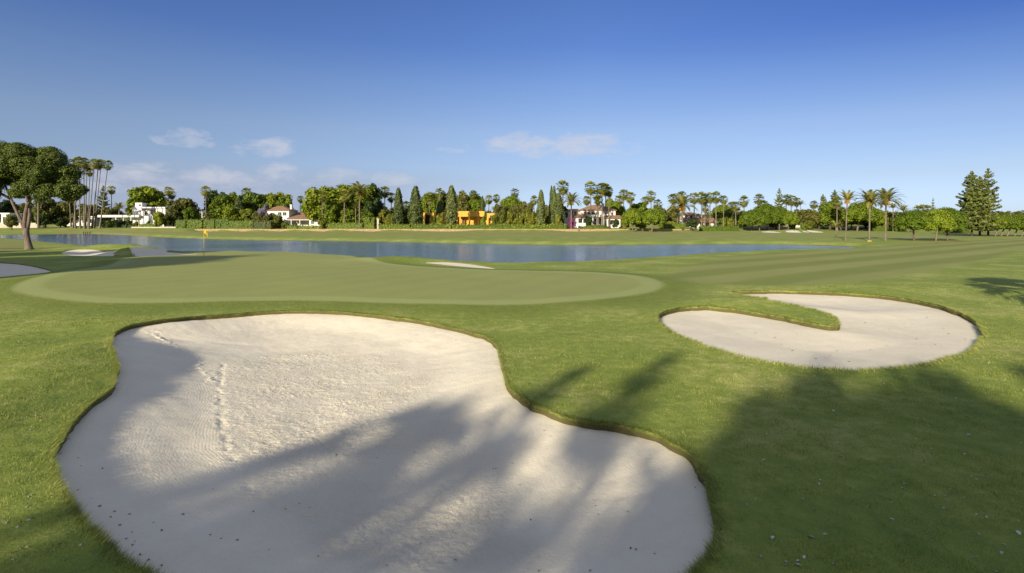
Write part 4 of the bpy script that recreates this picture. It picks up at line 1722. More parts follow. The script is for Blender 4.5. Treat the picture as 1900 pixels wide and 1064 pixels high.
# ------------------------------------------------------------------ flagstick on the green
def flagstick():
    Y = 40.8
    x, y = at(378.5, Y)
    z = tz(x, y)
    o = empty('flagstick', (x, y, z), 'yellow flagstick with a drooping yellow flag standing on the putting green', 'flag')
    Hh = 2.14
    b = MB()
    b.tube([(0, 0, -.1), (0, 0, 1.0), (0, 0, Hh)], [.020, .018, .015], 8)
    b.build('pole', M['yellow'], o, True)
    MB().tube([(0, 0, Hh + .001), (0, 0, Hh + .05)], [.028, .012], 8).build('finial', M['yellow'], o, True)
    # limp cloth: hangs in folds from the top of the pole
    nu, nv = 12, 10
    V = []
    for i in range(nu + 1):
        for j in range(nv + 1):
            a, c = i / nu, j / nv
            px_ = .025 +   .28 * a * (.80 + .15 * c)
            pz = Hh - .04 - .30 * c - .30 * a ** 1.3 - .05 * c * a
            py = .05 * math.sin(a * 9 + c * 2) * a + .03 * math.sin(c * 5 + a * 4)
            V.append((px_, py, pz))
    F = []
    for i in range(nu):
        for j in range(nv):
            k = i * (nv + 1) + j
            F.append((k, k + 1, k + nv + 2, k + nv + 1))
    b = MB()
    b.add(V, F)
    c = b.build('flag', M['flag_cloth'], o, True)
    sol = c.modifiers.new('cloth', 'SOLIDIFY')
    sol.thickness = .006
    # the cup in the turf
    MB().tube([(0, 0, -.05), (0, 0, .004)], [.054, .054], 16).build('cup', M['white'], o)


flagstick()


def caster(kind, px_, py_, H, r, lab):
    """foot of a tree whose crown top throws its shade at (px_, py_)"""
    L_ = H / math.tan(SUN_EL)
    return kind, px_ + math.sin(SUN_ROT) * L_, py_ + math.cos(SUN_ROT) * L_, H, r, lab


SHADERS = [
    caster('umbrella0', 14.2, 12.7, 13.5, 4.8, 'broad umbrella pine behind the viewpoint shading the grass beside the hook shaped bunker'),
    caster('umbrella2', 7.9, 10.2, 12.5, 3.4, 'umbrella pine behind the viewpoint shading the grass between both bunkers'),
    caster('darkpine0', 10.8, 9.0, 14.0, 5.0, 'dark pine behind the viewpoint shading the lower right grass'),
    caster('darkpine0', 5.6, 10.2, 12.0, 2.5, 'slim dark pine behind the viewpoint shading the right rim of the largest bunker'),
    caster('umbrella3', 4.6, 7.6, 13.0, 2.0, 'leaning pine behind the viewpoint shading the right end of the sand'),
    caster('norfolk', 3.1, 10.6, 13.0, 1.2, 'sparse tiered pine behind the viewpoint throwing streaks over the bunker rim'),
    caster('norfolk', 1.3, 9.7, 12.0, 1.1, 'second sparse tiered pine behind the viewpoint throwing streaks over the sand'),
    caster('fan', -.7, 8.9, 12.0, 1.7, 'fan palm behind the viewpoint throwing a streak across the sand'),
    caster('fan', -1.6, 6.6, 12.0, 1.4, 'second fan palm behind the viewpoint shading the middle of the sand'),
    caster('darkpine0', -6.9, 5.6, 12.5, 2.4, 'dark pine behind the viewpoint shading the lower left grass'),
    caster('umbrella1', -3.4, 4.6, 12.0, 1.6, 'umbrella pine behind the viewpoint shading the near end of the sand'),
    caster('fan', 24.0, 27.4, 8.0, 2.6, 'short fan palm on the grass just outside the frame by the fairway'),
    caster('darkpine0', -20.3, 44.0, 13.5, 6.6, 'dark pine outside the frame shading the putting green by the flag'),
    caster('umbrella1', -27.5, 52.5, 14.0, 5.0, 'umbrella pine outside the frame shading the bunkers by the green'),
    caster('darkpine0', -38.0, 54.0, 13.0, 4.6, 'dark pine outside the frame shading the mound by the big pine'),
    caster('umbrella2', -46.0, 53.5, 12.0, 4.0, 'umbrella pine outside the frame shading the roots of the big pine'),
    caster('umbrella0', -31.5, 36.0, 11.5, 4.0, 'umbrella pine outside the frame shading the bunker at the frame edge'),
]

# ------------------------------------------------------------------ the big pine by the green
def big_pine():
    rng = np.random.default_rng(200)
    Y0 = 54.5
    x0, y0 = at(54, Y0)
    z0 = tz(x0, y0)
    o = empty('stone_pine', (x0, y0, z0), 'big old stone pine with a forked trunk standing beside the shaded bunkers', 'tree')
    L_ = []

    def lob(u, v, r, dy=0., rz=.8):
        k = Y0 / 1000
        L_.append(((u - 54) * k, dy, CAM_H - (v - 416) * k - z0, r * k, r * k * 1.1, r * k * rz))
    for u, v, r, dy in [(-30, 292, 34, 1), (5, 284, 26, -.5), (30, 290, 27, 1), (55, 288, 24, -1), (82, 291, 24, .6), (104, 303, 22, -.4), (122, 320, 20, .6), (128, 340, 17, 0),
                        (10, 312, 28, -1.2), (40, 312, 26, -1.5), (70, 312, 24, -1.2), (95, 326, 20, -1.4), (110, 340, 16, .8), (60, 300, 30, 1.8), (20, 300, 30, 2.),
                        (70, 352, 16, -1.6), (90, 345, 17, -1.8), (108, 356, 18, -1.2), (128, 356, 18, -.6), (145, 353, 15, 0), (92, 364, 14, -1.), (52, 360, 13, -1.2), (120, 366, 12, .4), (75, 368, 10, 0.),
                        (-8, 322, 24, -.8), (2, 342, 22, -1.4), (-20, 350, 22, 0), (10, 330, 20, .8), (-4, 366, 12, -.6), (-45, 330, 30, 1), (44, 346, 11, .6), (18, 360, 9, 1.4), (100, 330, 22, .2), (113, 322, 20, .4), (62, 330, 26, 1.0), (86, 334, 24, -.2), (36, 332, 24, .9), (108, 345, 20, .6), (138, 366, 10, 0), (70, 318, 30, 0)]:
        lob(u, v, r * 1.0, dy)
    # many smaller tufts of needles on top of the main boughs
    for l in list(L_):
        for q in range(7):
            d = rng.normal(size=3)
            d /= np.linalg.norm(d)
            d[2] = abs(d[2]) * .9
            f = rng.uniform(.26, .42)
            L_.append((l[0] + d[0] * l[3] * .82, l[1] + d[1] * l[4] * .82, l[2] + d[2] * l[5] * .85, l[3] * f, l[4] * f, l[5] * f * .8))
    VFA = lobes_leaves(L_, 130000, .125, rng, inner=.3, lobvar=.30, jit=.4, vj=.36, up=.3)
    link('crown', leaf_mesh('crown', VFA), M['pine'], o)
    k = Y0 / 1000

    def p(u, v, dy=0.):
        return ((u - 54) * k, dy, CAM_H - (v - 416) * k - z0)
    b = MB()
    b.tube([p(54, 466), p(53.5, 461), p(52, 450), p(49, 436), p(47, 424)], [.56, .36, .27, .26, .30], 14)
    b.build('trunk', M['bark'], o, True)
    for name, P, r in [('limb', [p(46, 427), p(40, 412), p(33, 398), p(24, 378), p(14, 355), p(4, 330)], [.17, .15, .13, .12, .10, .05]),
                       ('limb', [p(47, 427), p(46, 410), p(48, 395), p(51, 381), p(56, 362), p(62, 335), p(66, 305)], [.21, .19, .18, .17, .13, .10, .04]),
                       ('limb', [p(49, 428, .1), p(52, 412, .1), p(54, 398, .1), p(52, 384, .1), p(44, 366, .3), p(36, 340, .5), p(28, 308, .8)], [.17, .16, .15, .14, .11, .08, .03]),
                       ('limb', [p(51, 384), p(62, 372, -.4), p(84, 360, -.8), p(112, 352, -.8), p(132, 350, -.4)], [.17, .15, .11, .08, .03]),
                       ('limb', [p(58, 356), p(72, 338, .4), p(92, 322, .4), p(112, 316, .2)], [.15, .12, .08, .03]),
                       ('limb', [p(20, 370), p(4, 358, -.3), p(-20, 346, -.2), p(-40, 336)], [.13, .11, .08, .03])]:
        MB().tube(P, r, 9).build(name, M['bark'], o, True)
    return o


big_pine()

# ------------------------------------------------------------------ palms beyond the pond
GP = 'tall fan palms clustered on the pond shore'
for u, v, ub, d, lab in [
        (136, 294, 140, 15, 'slender fan palm whose crown just clears the right edge of the big pine'),
        (146, 290.5, 149, 16, 'tallest crown of the left half of the shore palm cluster'),
        (155, 291.5, 157, 17, 'straight fan palm second tallest of the left half of the shore cluster'),
        (161, 299, 158.5, 15, 'fan palm with its crown tucked under its taller neighbours in the shore cluster'),
        (167, 311, 163, 13, 'shortest crowned fan palm in the middle of the shore cluster'),
        (175, 294, 164.5, 15, 'leaning fan palm starting the slanted trio of the shore cluster'),
        (183, 293.5, 171, 16, 'leaning fan palm in the centre of the slanted trio of the shore cluster'),
        (188, 295, 175, 14, 'leaning fan palm with overlapping crown near the outermost slanted palm'),
        (200.5, 297, 185, 15, 'outermost slanted fan palm of the shore cluster, leaning away to the right'),
        (128, 345, 132, 15, 'shorter fan palm whose crown hides behind the low branch of the big pine'),
        (143, 352, 135, 14, 'strongly leaning short fan palm at the foot of the shore cluster')]:
    palm('fan%d' % (int(u) % 4), u, v, 186 + (u % 5), d, lab, GP, ub)

GB = 'fan palms rising over the gardens'
for u, v, Y, d, lab in [
        (207, 344.5, 225, 13, 'fan palm beside the tiered norfolk pine behind the white modern villa'),
        (313, 346, 228, 14, 'taller fan palm of the pair right of the great dark ficus'),
        (319, 354, 226, 13, 'lower fan palm of the pair right of the great dark ficus'),
        (382, 345, 208, 16, 'fan palm with thin pale trunk standing before the shaded house at the ficus trees'),
        (457, 348, 228, 16, 'fan palm rising above the ficus left of the lilac tree'),
        (535, 360, 222, 14, 'fan palm at the right end of the ficus behind the tiled villa'),
        (558, 363, 224, 11, 'small fan palm alone in the sky gap behind the carport'),
        (574, 352, 220, 13, 'dark green fan palm at the left shoulder of the great bright ficus'),
        (598, 354, 193, 17, 'fan palm standing in front of the bright ficus above the garage'),
        (639, 351, 192, 19, 'fan palm with tall pale trunk before the centre of the bright ficus'),
        (714, 345.5, 222, 17, 'shaggy fan palm left of the first cypress, taller of two'),
        (726, 357, 220, 15, 'shaggy fan palm left of the first cypress, lower of two'),
        (754, 373, 214, 14, 'low fan palm in the gap between the first two cypresses'),
        (797, 359, 222, 15, 'fan palm with thin trunk in front of the rounded pine behind the orange house'),
        (815, 349.5, 226, 16, 'fan palm directly above the slim cypress behind the orange house'),
        (848, 364, 224, 13, 'fan palm just right of the tallest cypress'),
        (862, 362, 230, 13, 'fan palm amid the trees above the orange porch'),
        (878, 353, 226, 14, 'tallest fan palm over the chimney end of the orange house'),
        (907, 362, 222, 14, 'thick trunked fan palm at the right end of the orange house'),
        (921, 360, 226, 13, 'small fan palm standing against open sky right of the orange house'),
        (955, 349.5, 222, 15, 'fan palm above the umbrella pine between orange house and white villa'),
        (991, 363, 224, 14, 'fan palm left of the lone slim cypress near the white villa'),
        (1044.6, 334.5, 222, 22, 'solitary tall dark trunked fan palm right of the cypress trio'),
        (1089, 363, 224, 14, 'low fan palm left of the villa palm clump'),
        (1096, 336.5, 199, 21, 'tall fan palm opening the clump in front of the white villa'),
        (1108, 352, 200, 17, 'mid height fan palm inside the clump before the white villa'),
        (1110, 362, 198, 15, 'shortest fan palm inside the clump before the white villa'),
        (1117, 338, 199, 20, 'pale trunked tall fan palm in the middle of the villa clump'),
        (1124, 341, 203, 19, 'tall fan palm overlapping the pale trunked one of the villa clump'),
        (1130, 347, 202, 15, 'right outermost fan palm of the clump before the white villa'),
        (1149, 362, 226, 16, 'lowest of the three fan palms right of the white villa'),
        (1157, 351, 224, 16, 'tallest of the three fan palms right of the white villa'),
        (1169, 355, 220, 17, 'broad fan palm of the three right of the white villa'),
        (1197, 364, 232, 14, 'fan palm behind the first round pine, left of its taller neighbour'),
        (1208, 354, 224, 17, 'tall fan palm above the two round pines'),
        (1220, 370, 222, 16, 'dark low fan palm right of the two round pines'),
        (1249, 358.5, 226, 17, 'fan palm left of the big arching date palm'),
        (1265, 354, 228, 17, 'fan palm directly behind the big arching date palm'),
        (1288, 357, 206, 18, 'first fan palm of the straight row right of the arching date palm'),
        (1302, 356, 200, 18, 'second fan palm of the straight row, trunk beside the red roofed villa'),
        (1308, 360, 202, 16, 'third fan palm of the straight row, close to its neighbour'),
        (1317.5, 357, 200, 17, 'fourth fan palm of the straight row, trunk crossing the red tiled roof'),
        (1328.5, 355, 199, 18, 'fifth fan palm of the straight row, with the thickest pale trunk'),
        (1342.5, 362, 200, 14, 'last fan palm of the straight row, with smaller crown'),
        (1309, 378, 226, 13, 'low fan palm crown seen between the trunks of the straight row'),
        (1357, 374, 226, 15, 'fan palm at the left edge of the umbrella pine grove'),
        (1365, 373, 203, 17, 'bushy fan palm with visible trunk just before the umbrella pine grove'),
        (1380.5, 363, 222, 17, 'fan palm rising out of the left side of the umbrella pine grove'),
        (1408, 360, 226, 17, 'fan palm above the crest of the umbrella pine grove'),
        (1459, 361, 218, 15, 'fan palm right of the norfolk pine at the grove, tallest of three'),
        (1468, 362, 216, 17, 'broad fan palm in the middle of three right of the grove'),
        (1478, 366, 220, 14, 'smallest of three fan palms right of the grove'),
        (1510, 372, 222, 13, 'thin trunked fan palm with a round ball crown alone in the sky'),
        (1553, 364, 190, 17, 'fan palm with brown skirt left of the first tall date palm'),
        (1418, 372, 230, 14, 'low fan palm peeping over the umbrella pine grove'),
        (1703, 381, 225, 16, 'fan palm behind the first round pine at the fairway edge, darker one'),
        (1712, 379, 222, 17, 'fan palm crown showing above the gap between the round fairway pines'),
        (1722, 381, 226, 14, 'fan palm crown touching the small distant norfolk pine'),
        (1853, 391.5, 235, 12, 'distant fan palm right of the giant norfolk pines, first of the far four'),
        (1871, 391.5, 236, 10, 'distant fan palm over the leaning pines, second of the far four'),
        (1882, 393, 238, 9, 'distant fan palm over the leaning pines, third and lowest of the far four'),
        (1891, 391.5, 236, 10, 'distant fan palm over the leaning pines, last of the far four')]:
    palm('fan%d' % (int(u * 3) % 4), u, v, Y, d, lab, GB)

GD = 'feathery date palms'
for kind, u, v, Y, d, lab in [
        ('date0', 667, 341.5, 188, 40, 'tall feathery date palm before the bright ficus at the clipped hedge'),
        ('date3', 660, 377, 196, 24, 'small date palm half behind the tall feathery one at the clipped hedge'),
        ('date3', 221, 377, 206, 26, 'bushy date palm behind the low roof of the white modern villa'),
        ('date0', 960, 384, 198, 24, 'squat date palm among the clipped cones left of the slim cypress'),
        ('date2', 1060, 362, 190, 32, 'date palm with glowing orange fronds at the left wing of the white villa'),
        ('date2', 1266, 366, 194, 42, 'big arching date palm with drooping fronds before the red roofed villa'),
        ('date3', 1257, 384, 200, 26, 'shaggy lower date palm left beside the big arching one'),
        ('date3', 1485, 373, 214, 17, 'small date palm left of the ball crowned fan palm'),
        ('date1', 1572, 359, 84, 32, 'first of three tall date palms on the grass, with brown skirt of stalks'),
        ('date2', 1614, 357.5, 80.5, 42, 'middle of three tall date palms on the grass, yellow ring at its foot'),
        ('date2', 1644, 355.5, 84, 43, 'third tall date palm on the grass, with the densest drooping crown'),
        ('date3', 1551, 413.5, 103, 22, 'short young date palm with orange trunk near the far bunkers'),
        ('date3', 1657, 378, 190, 20, 'hazy date palm behind the third tall one'),
        ('date3', 457, 394, 196, 13, 'small garden palm before the low wing of the tiled villa'),
        ('date3', 1676, 382, 205, 22, 'greyish date palm behind the round fairway pine'),
        ('date3', 917, 384, 210, 15, 'little palm under the open sky at the right end of the orange house')]:
    palm(kind, u, v, Y, d, lab, GD, {1572: 1569, 1614: 1613, 1644: 1643}.get(u))
# the yellow ring at the foot of the middle date palm
x, y = at(1613, 80.5)
b = MB()
P = [(math.cos(a) * .34, math.sin(a) * .34) for a in np.linspace(0, 2 * PI, 17)[:-1]]
b.add([(px_, py_, -.1) for px_, py_ in P] + [(px_ * .95, py_ * .95, .12) for px_, py_ in P] + [(px_ * .8, py_ * .8, .12) for px_, py_ in P],
      [(i, (i + 1) % 16, 16 + (i + 1) % 16, 16 + i) for i in range(16)] + [(16 + i, 16 + (i + 1) % 16, 32 + (i + 1) % 16, 32 + i) for i in range(16)])
o = b.build('trunk_guard', M['yellow'])
o.location = (x, y, tz(x, y))
tag(o, 'low yellow ring round the foot of the middle tall date palm', 'tree guard')

# ------------------------------------------------------------------ broad trees, pines, cypresses
for row in [
        # kind, u, vtop, vbot, Y, w, label, group, name
        ('ficus0', 272, 347, 400, 216, 74, 'great dark round ficus behind the white modern villa', 'ficus_tree'),
        ('olive0', 337, 367, 420, 205, 62, 'broad brownish green tree right of the white modern villa', 'broadleaf_tree'),
        ('olive1', 322, 388, 424, 198, 32, 'grey green bushy tree at the right corner of the white modern villa', 'broadleaf_tree'),
        ('bright0', 358, 386, 410, 206, 26, 'small pale green tree left of the shaded house', 'broadleaf_tree'),
        ('dark0', 402, 354, 412, 224, 50, 'dark ficus behind the bright round one near the shaded house', 'ficus_tree'),
        ('bright0', 416, 361, 412, 206, 56, 'bright lumpy ficus standing right of the shaded house', 'ficus_tree'),
        ('ficus2', 440, 360, 412, 222, 40, 'ficus crown filling the gap behind the dark cone tree', 'ficus_tree'),
        ('ficus0', 476, 359, 412, 220, 62, 'wide ficus behind the lilac tree and tiled villa, left crown', 'ficus_tree'),
        ('bright1', 508, 360, 412, 222, 52, 'wide ficus behind the tiled villa roof, middle crown', 'ficus_tree'),
        ('ficus2', 527, 364, 412, 218, 34, 'ficus behind the tiled villa chimney, smallest crown of its row', 'ficus_tree'),
        ('bright1', 592, 350, 420, 204, 66, 'left rounded crown of the great bright yellow green ficus group', 'ficus_tree'),
        ('bright2', 632, 345, 422, 208, 82, 'middle and broadest crown of the great bright ficus group', 'ficus_tree'),
        ('bright0', 668, 343, 420, 212, 66, 'right crown of the great bright ficus group behind the date palm', 'ficus_tree'),
        ('ficus0', 614, 372, 422, 198, 40, 'lower ficus bough tree before the left bright crown', 'ficus_tree'),
        ('dark1', 694, 344, 412, 214, 36, 'dark tree right of the great bright ficus group', 'broadleaf_tree'),
        ('dark2', 690, 372, 420, 208, 34, 'dark lower tree under the dark crown at the clipped blocks', 'broadleaf_tree'),
        ('olive2', 735, 384, 420, 208, 40, 'olive toned tree between the gatepost and the first cypress', 'broadleaf_tree'),
        ('olive0', 760, 386, 420, 212, 42, 'olive toned tree between the first two cypresses', 'broadleaf_tree'),
        ('dark0', 793, 397, 420, 199, 11, 'dark narrow tree before the left corner of the orange house', 'broadleaf_tree'),
        ('umbrella0', 800, 355, 404, 226, 52, 'rounded pine crown behind the left end of the orange house', 'umbrella_pine'),
        ('olive1', 826, 355, 400, 230, 40, 'olive coloured tree behind the slim cypress at the orange house', 'broadleaf_tree'),
        ('olive2', 856, 356, 400, 226, 40, 'olive coloured tree above the left of the orange porch', 'broadleaf_tree'),
        ('umbrella2', 880, 357, 400, 230, 46, 'pine crown behind the chimney of the orange house', 'umbrella_pine'),
        ('umbrella1', 946, 362, 404, 214, 52, 'flat topped umbrella pine right of the orange house', 'umbrella_pine'),
        ('ficus2', 930, 380, 416, 218, 28, 'dense green tree under the left side of the flat topped umbrella pine', 'broadleaf_tree'),
        ('olive1', 978, 374, 418, 208, 34, 'loose olive green tree left of the slim cypress near the white villa', 'broadleaf_tree'),
        ('olive0', 1016, 380, 416, 214, 22, 'olive tree in the gap between slim cypress and cypress trio', 'broadleaf_tree'),
        ('dark1', 1046, 384, 418, 209, 20, 'dark tree right behind the cypress trio', 'broadleaf_tree'),
        ('umbrella3', 1150, 374, 404, 226, 46, 'distant pine crown behind the right end of the white villa', 'umbrella_pine'),
        ('ficus1', 1132, 368, 404, 226, 26, 'green tree behind the chimney of the white villa', 'broadleaf_tree'),
        ('ficus0', 1184, 377, 410, 230, 44, 'green canopy behind the first round pine', 'broadleaf_tree'),
        ('olive2', 1248, 384, 416, 214, 30, 'dim olive tree left behind the big arching date palm', 'broadleaf_tree'),
        ('umbrella0', 1340, 378, 420, 222, 40, 'domed pine behind the straight palm row', 'umbrella_pine'),
        ('darkpine0', 1356, 385, 420, 214, 36, 'dark pine left behind the umbrella pine grove', 'umbrella_pine'),
        ('bright2', 1346, 404, 424, 208, 18, 'rounded light green garden tree under the domed pine', 'broadleaf_tree'),
        ('olive0', 1492, 388, 424, 214, 44, 'olive tree right of the umbrella pine grove', 'broadleaf_tree'),
        ('olive1', 1520, 390, 424, 208, 40, 'olive tree under the ball crowned fan palm', 'broadleaf_tree'),
        ('ficus0', 1540, 376, 424, 204, 44, 'green tree at the foot of the two tiered norfolk pines', 'broadleaf_tree'),
        ('umbrella1', 1590, 374, 424, 196, 66, 'wide umbrella pine behind the first two tall date palms', 'umbrella_pine'),
        ('umbrella2', 1622, 386, 424, 200, 42, 'umbrella pine crown between the second and third tall date palms', 'umbrella_pine'),
        ('darkpine0', 1580, 396, 424, 206, 60, 'dark understorey pine in the shade behind the date palms', 'umbrella_pine'),
        ('dark0', 1606, 398, 424, 212, 54, 'dark bush tree in deep shade behind the middle date palm', 'broadleaf_tree'),
        ('olive2', 1652, 392, 424, 200, 34, 'reddish olive tree behind the third tall date palm', 'broadleaf_tree'),
        ('olive0', 1672, 392, 424, 190, 38, 'brownish tree close behind the round fairway pine', 'broadleaf_tree'),
        ('darkpine0', 1850, 400, 430, 150, 40, 'dark tree right behind the giant norfolk pines', 'broadleaf_tree')]:
    kind, u, vt, vb, Y, w, lab, name = row
    tree(kind, u, vt, vb, Y, w, lab, dict(ficus_tree='ficus trees in the gardens', broadleaf_tree='broadleaf trees in the gardens', umbrella_pine='umbrella pines').get(name), name)

GC = 'columnar cypresses'
for kind, u, vt, Y, w, lab in [
        ('cypress0', 443, 366, 204, 20, 'squat dark cone shaped cypress beside the wide ficus, left of the tiled villa'),
        ('cypress1', 739.5, 348.5, 192, 17, 'first tall cypress right of the gatepost, with bare lower trunk'),
        ('cypress2', 771, 345, 192, 23, 'broad tall cypress left of the orange house'),
        ('cypress0', 816, 360, 206, 13, 'slim cypress rising behind the orange house left of the tallest'),
        ('cypress1', 838, 344, 191, 21, 'tallest cypress, standing before the orange house'),
        ('cypress2', 895, 364, 216, 9, 'thin short cypress behind the chimney of the orange house'),
        ('cypress0', 1004, 352, 192, 15, 'lone slim cypress between clipped cones left of the trio'),
        ('cypress1', 1023, 344.5, 196, 8, 'thinnest cypress of the trio by the solitary palm'),
        ('cypress2', 1028.3, 344.5, 195, 11, 'middle cypress of the trio by the solitary palm'),
        ('cypress0', 1036, 358, 194, 20, 'wide lower cypress of the trio by the solitary palm')]:
    tree(kind, u, vt, 418, Y, w, lab, GC, 'cypress_tree', 'cypress')

GN = 'tiered norfolk pines'
for kind, u, vt, Y, w, lab in [
        ('norfolk1', 192, 345, 222, 30, 'tiered norfolk pine behind the slanted shore palms'),
        ('norfolk2', 306, 372, 230, 22, 'sparse norfolk pine behind the great dark ficus'),
        ('norfolk1', 1446, 350, 220, 26, 'bluish norfolk pine above the right side of the umbrella pine grove'),
        ('norfolk0', 1527, 361, 212, 28, 'shorter of two norfolk pines left of the date palms'),
        ('norfolk0', 1549, 353, 212, 32, 'taller of two norfolk pines left of the date palms'),
        ('norfolk2', 1731, 368, 210, 15, 'tiny distant norfolk pine above the round fairway pines'),
        ('norfolk0', 1803, 318.5, 117, 60, 'dense giant norfolk pine, left of the giant trio'),
        ('norfolk0', 1818, 328, 119, 60, 'lower giant norfolk pine in the middle of the giant trio'),
        ('norfolk1', 1833.5, 313.5, 122, 48, 'tallest and sparsest giant norfolk pine of the giant trio')]:
    tree(kind, u, vt, 437, Y, w, lab, GN, 'norfolk_pine', 'norfolk pine')

GU = 'umbrella pines'
for kind, u, vt, Y, w, lab in [
        ('umbrella0', 1174, 385, 181, 44, 'left one of two round green pines before the white villa lawn'),
        ('umbrella1', 1209, 385, 180, 50, 'right one of two round green pines before the white villa lawn'),
        ('umbrella1', 1395, 388, 198, 48, 'left outermost umbrella pine of the grove behind the far bunkers'),
        ('umbrella2', 1424, 376.5, 204, 58, 'highest umbrella pine in the middle of the grove behind the far bunkers'),
        ('umbrella0', 1446, 384, 198, 50, 'umbrella pine right of the highest one in the grove'),
        ('umbrella2', 1462, 390, 196, 36, 'low umbrella pine at the right end of the grove'),
        ('umbrella1', 1410, 394, 192, 44, 'low front umbrella pine of the grove nearest the far bunkers'),
        ('umbrella2', 1696, 388.5, 85, 70, 'round pine alone with one trunk at the fairway edge'),
        ('umbrella1', 1736, 386, 83, 56, 'round pine with a leaning pale trunk at the fairway edge'),
        ('umbrella0', 1758, 383, 84, 66, 'round pine with a dark straight trunk next to the leaning one'),
        ('umbrella3', 1846, 398, 118, 50, 'leaning pine first in the slanted row right of the giant norfolk pines'),
        ('umbrella3', 1857, 396, 119, 54, 'leaning pine second in the slanted row by the frame edge'),
        ('umbrella3', 1868, 397, 117, 54, 'leaning pine third in the slanted row by the frame edge'),
        ('umbrella3', 1882, 399, 118, 50, 'leaning pine fourth in the slanted row by the frame edge'),
        ('umbrella3', 1895, 402, 116, 46, 'leaning pine last in the slanted row, cut by the frame edge'),
        ('umbrella3', 1912, 400, 116, 50, 'leaning pine past the frame edge, only its crown in view')]:
    tree(kind, u, vt, 445, Y, w, lab, GU, 'umbrella_pine', 'pine tree', rot=0 if kind == 'umbrella3' else None)

# sparse trees by the far left shore
for kind, u, vt, Y, w, lab in [
        ('olive0', 84, 368, 196, 46, 'sparse feathery tree on the shore right of the big pine trunk'),
        ('olive2', 122, 372, 200, 44, 'sparse feathery tree at the foot of the shore palm cluster'),
        ('dark1', 80, 398, 192, 22, 'dark bush tree below the sparse feathery tree'),
        ('olive1', 22, 398, 180, 24, 'young shrubby tree left of the big pine trunk'),
        ('dark0', 4, 372, 210, 60, 'dark tree behind the big pine by the frame edge'),
        ('olive0', 165, 378, 214, 46, 'olive tree behind the trunks of the shore palm cluster'),
        ('olive1', 206, 384, 216, 40, 'olive tree right behind the slanted shore palms'),
        ('dark2', 112, 404, 196, 26, 'dark green bush tree at the white pavilion'),
        ('olive2', 44, 376, 214, 44, 'olive tree seen between the forks of the big pine'),
        ('bright1', 295, 394, 193, 22, 'thin small tree before the right corner of the white modern villa')]:
    tree(kind, u, vt, 428, Y, w, lab, 'trees on the far left shore', 'broadleaf_tree')
x, y = at(71, 190)
o = empty('bare_trunk', (x, y, tz(x, y)), 'tall bare palm trunk right of the big pine trunk', 'palm trunk')
MB().tube([(0, 0, -.2), (.02, 0, 6), (0, 0, 13)], [.36, .27, .24], 8).build('trunk', M['palm_bark'], o)
MB().tube([(0, 0, 13.002), (0, 0, 13.5)], [.32, .2], 8).build('crown_stub', M['dead'], o)

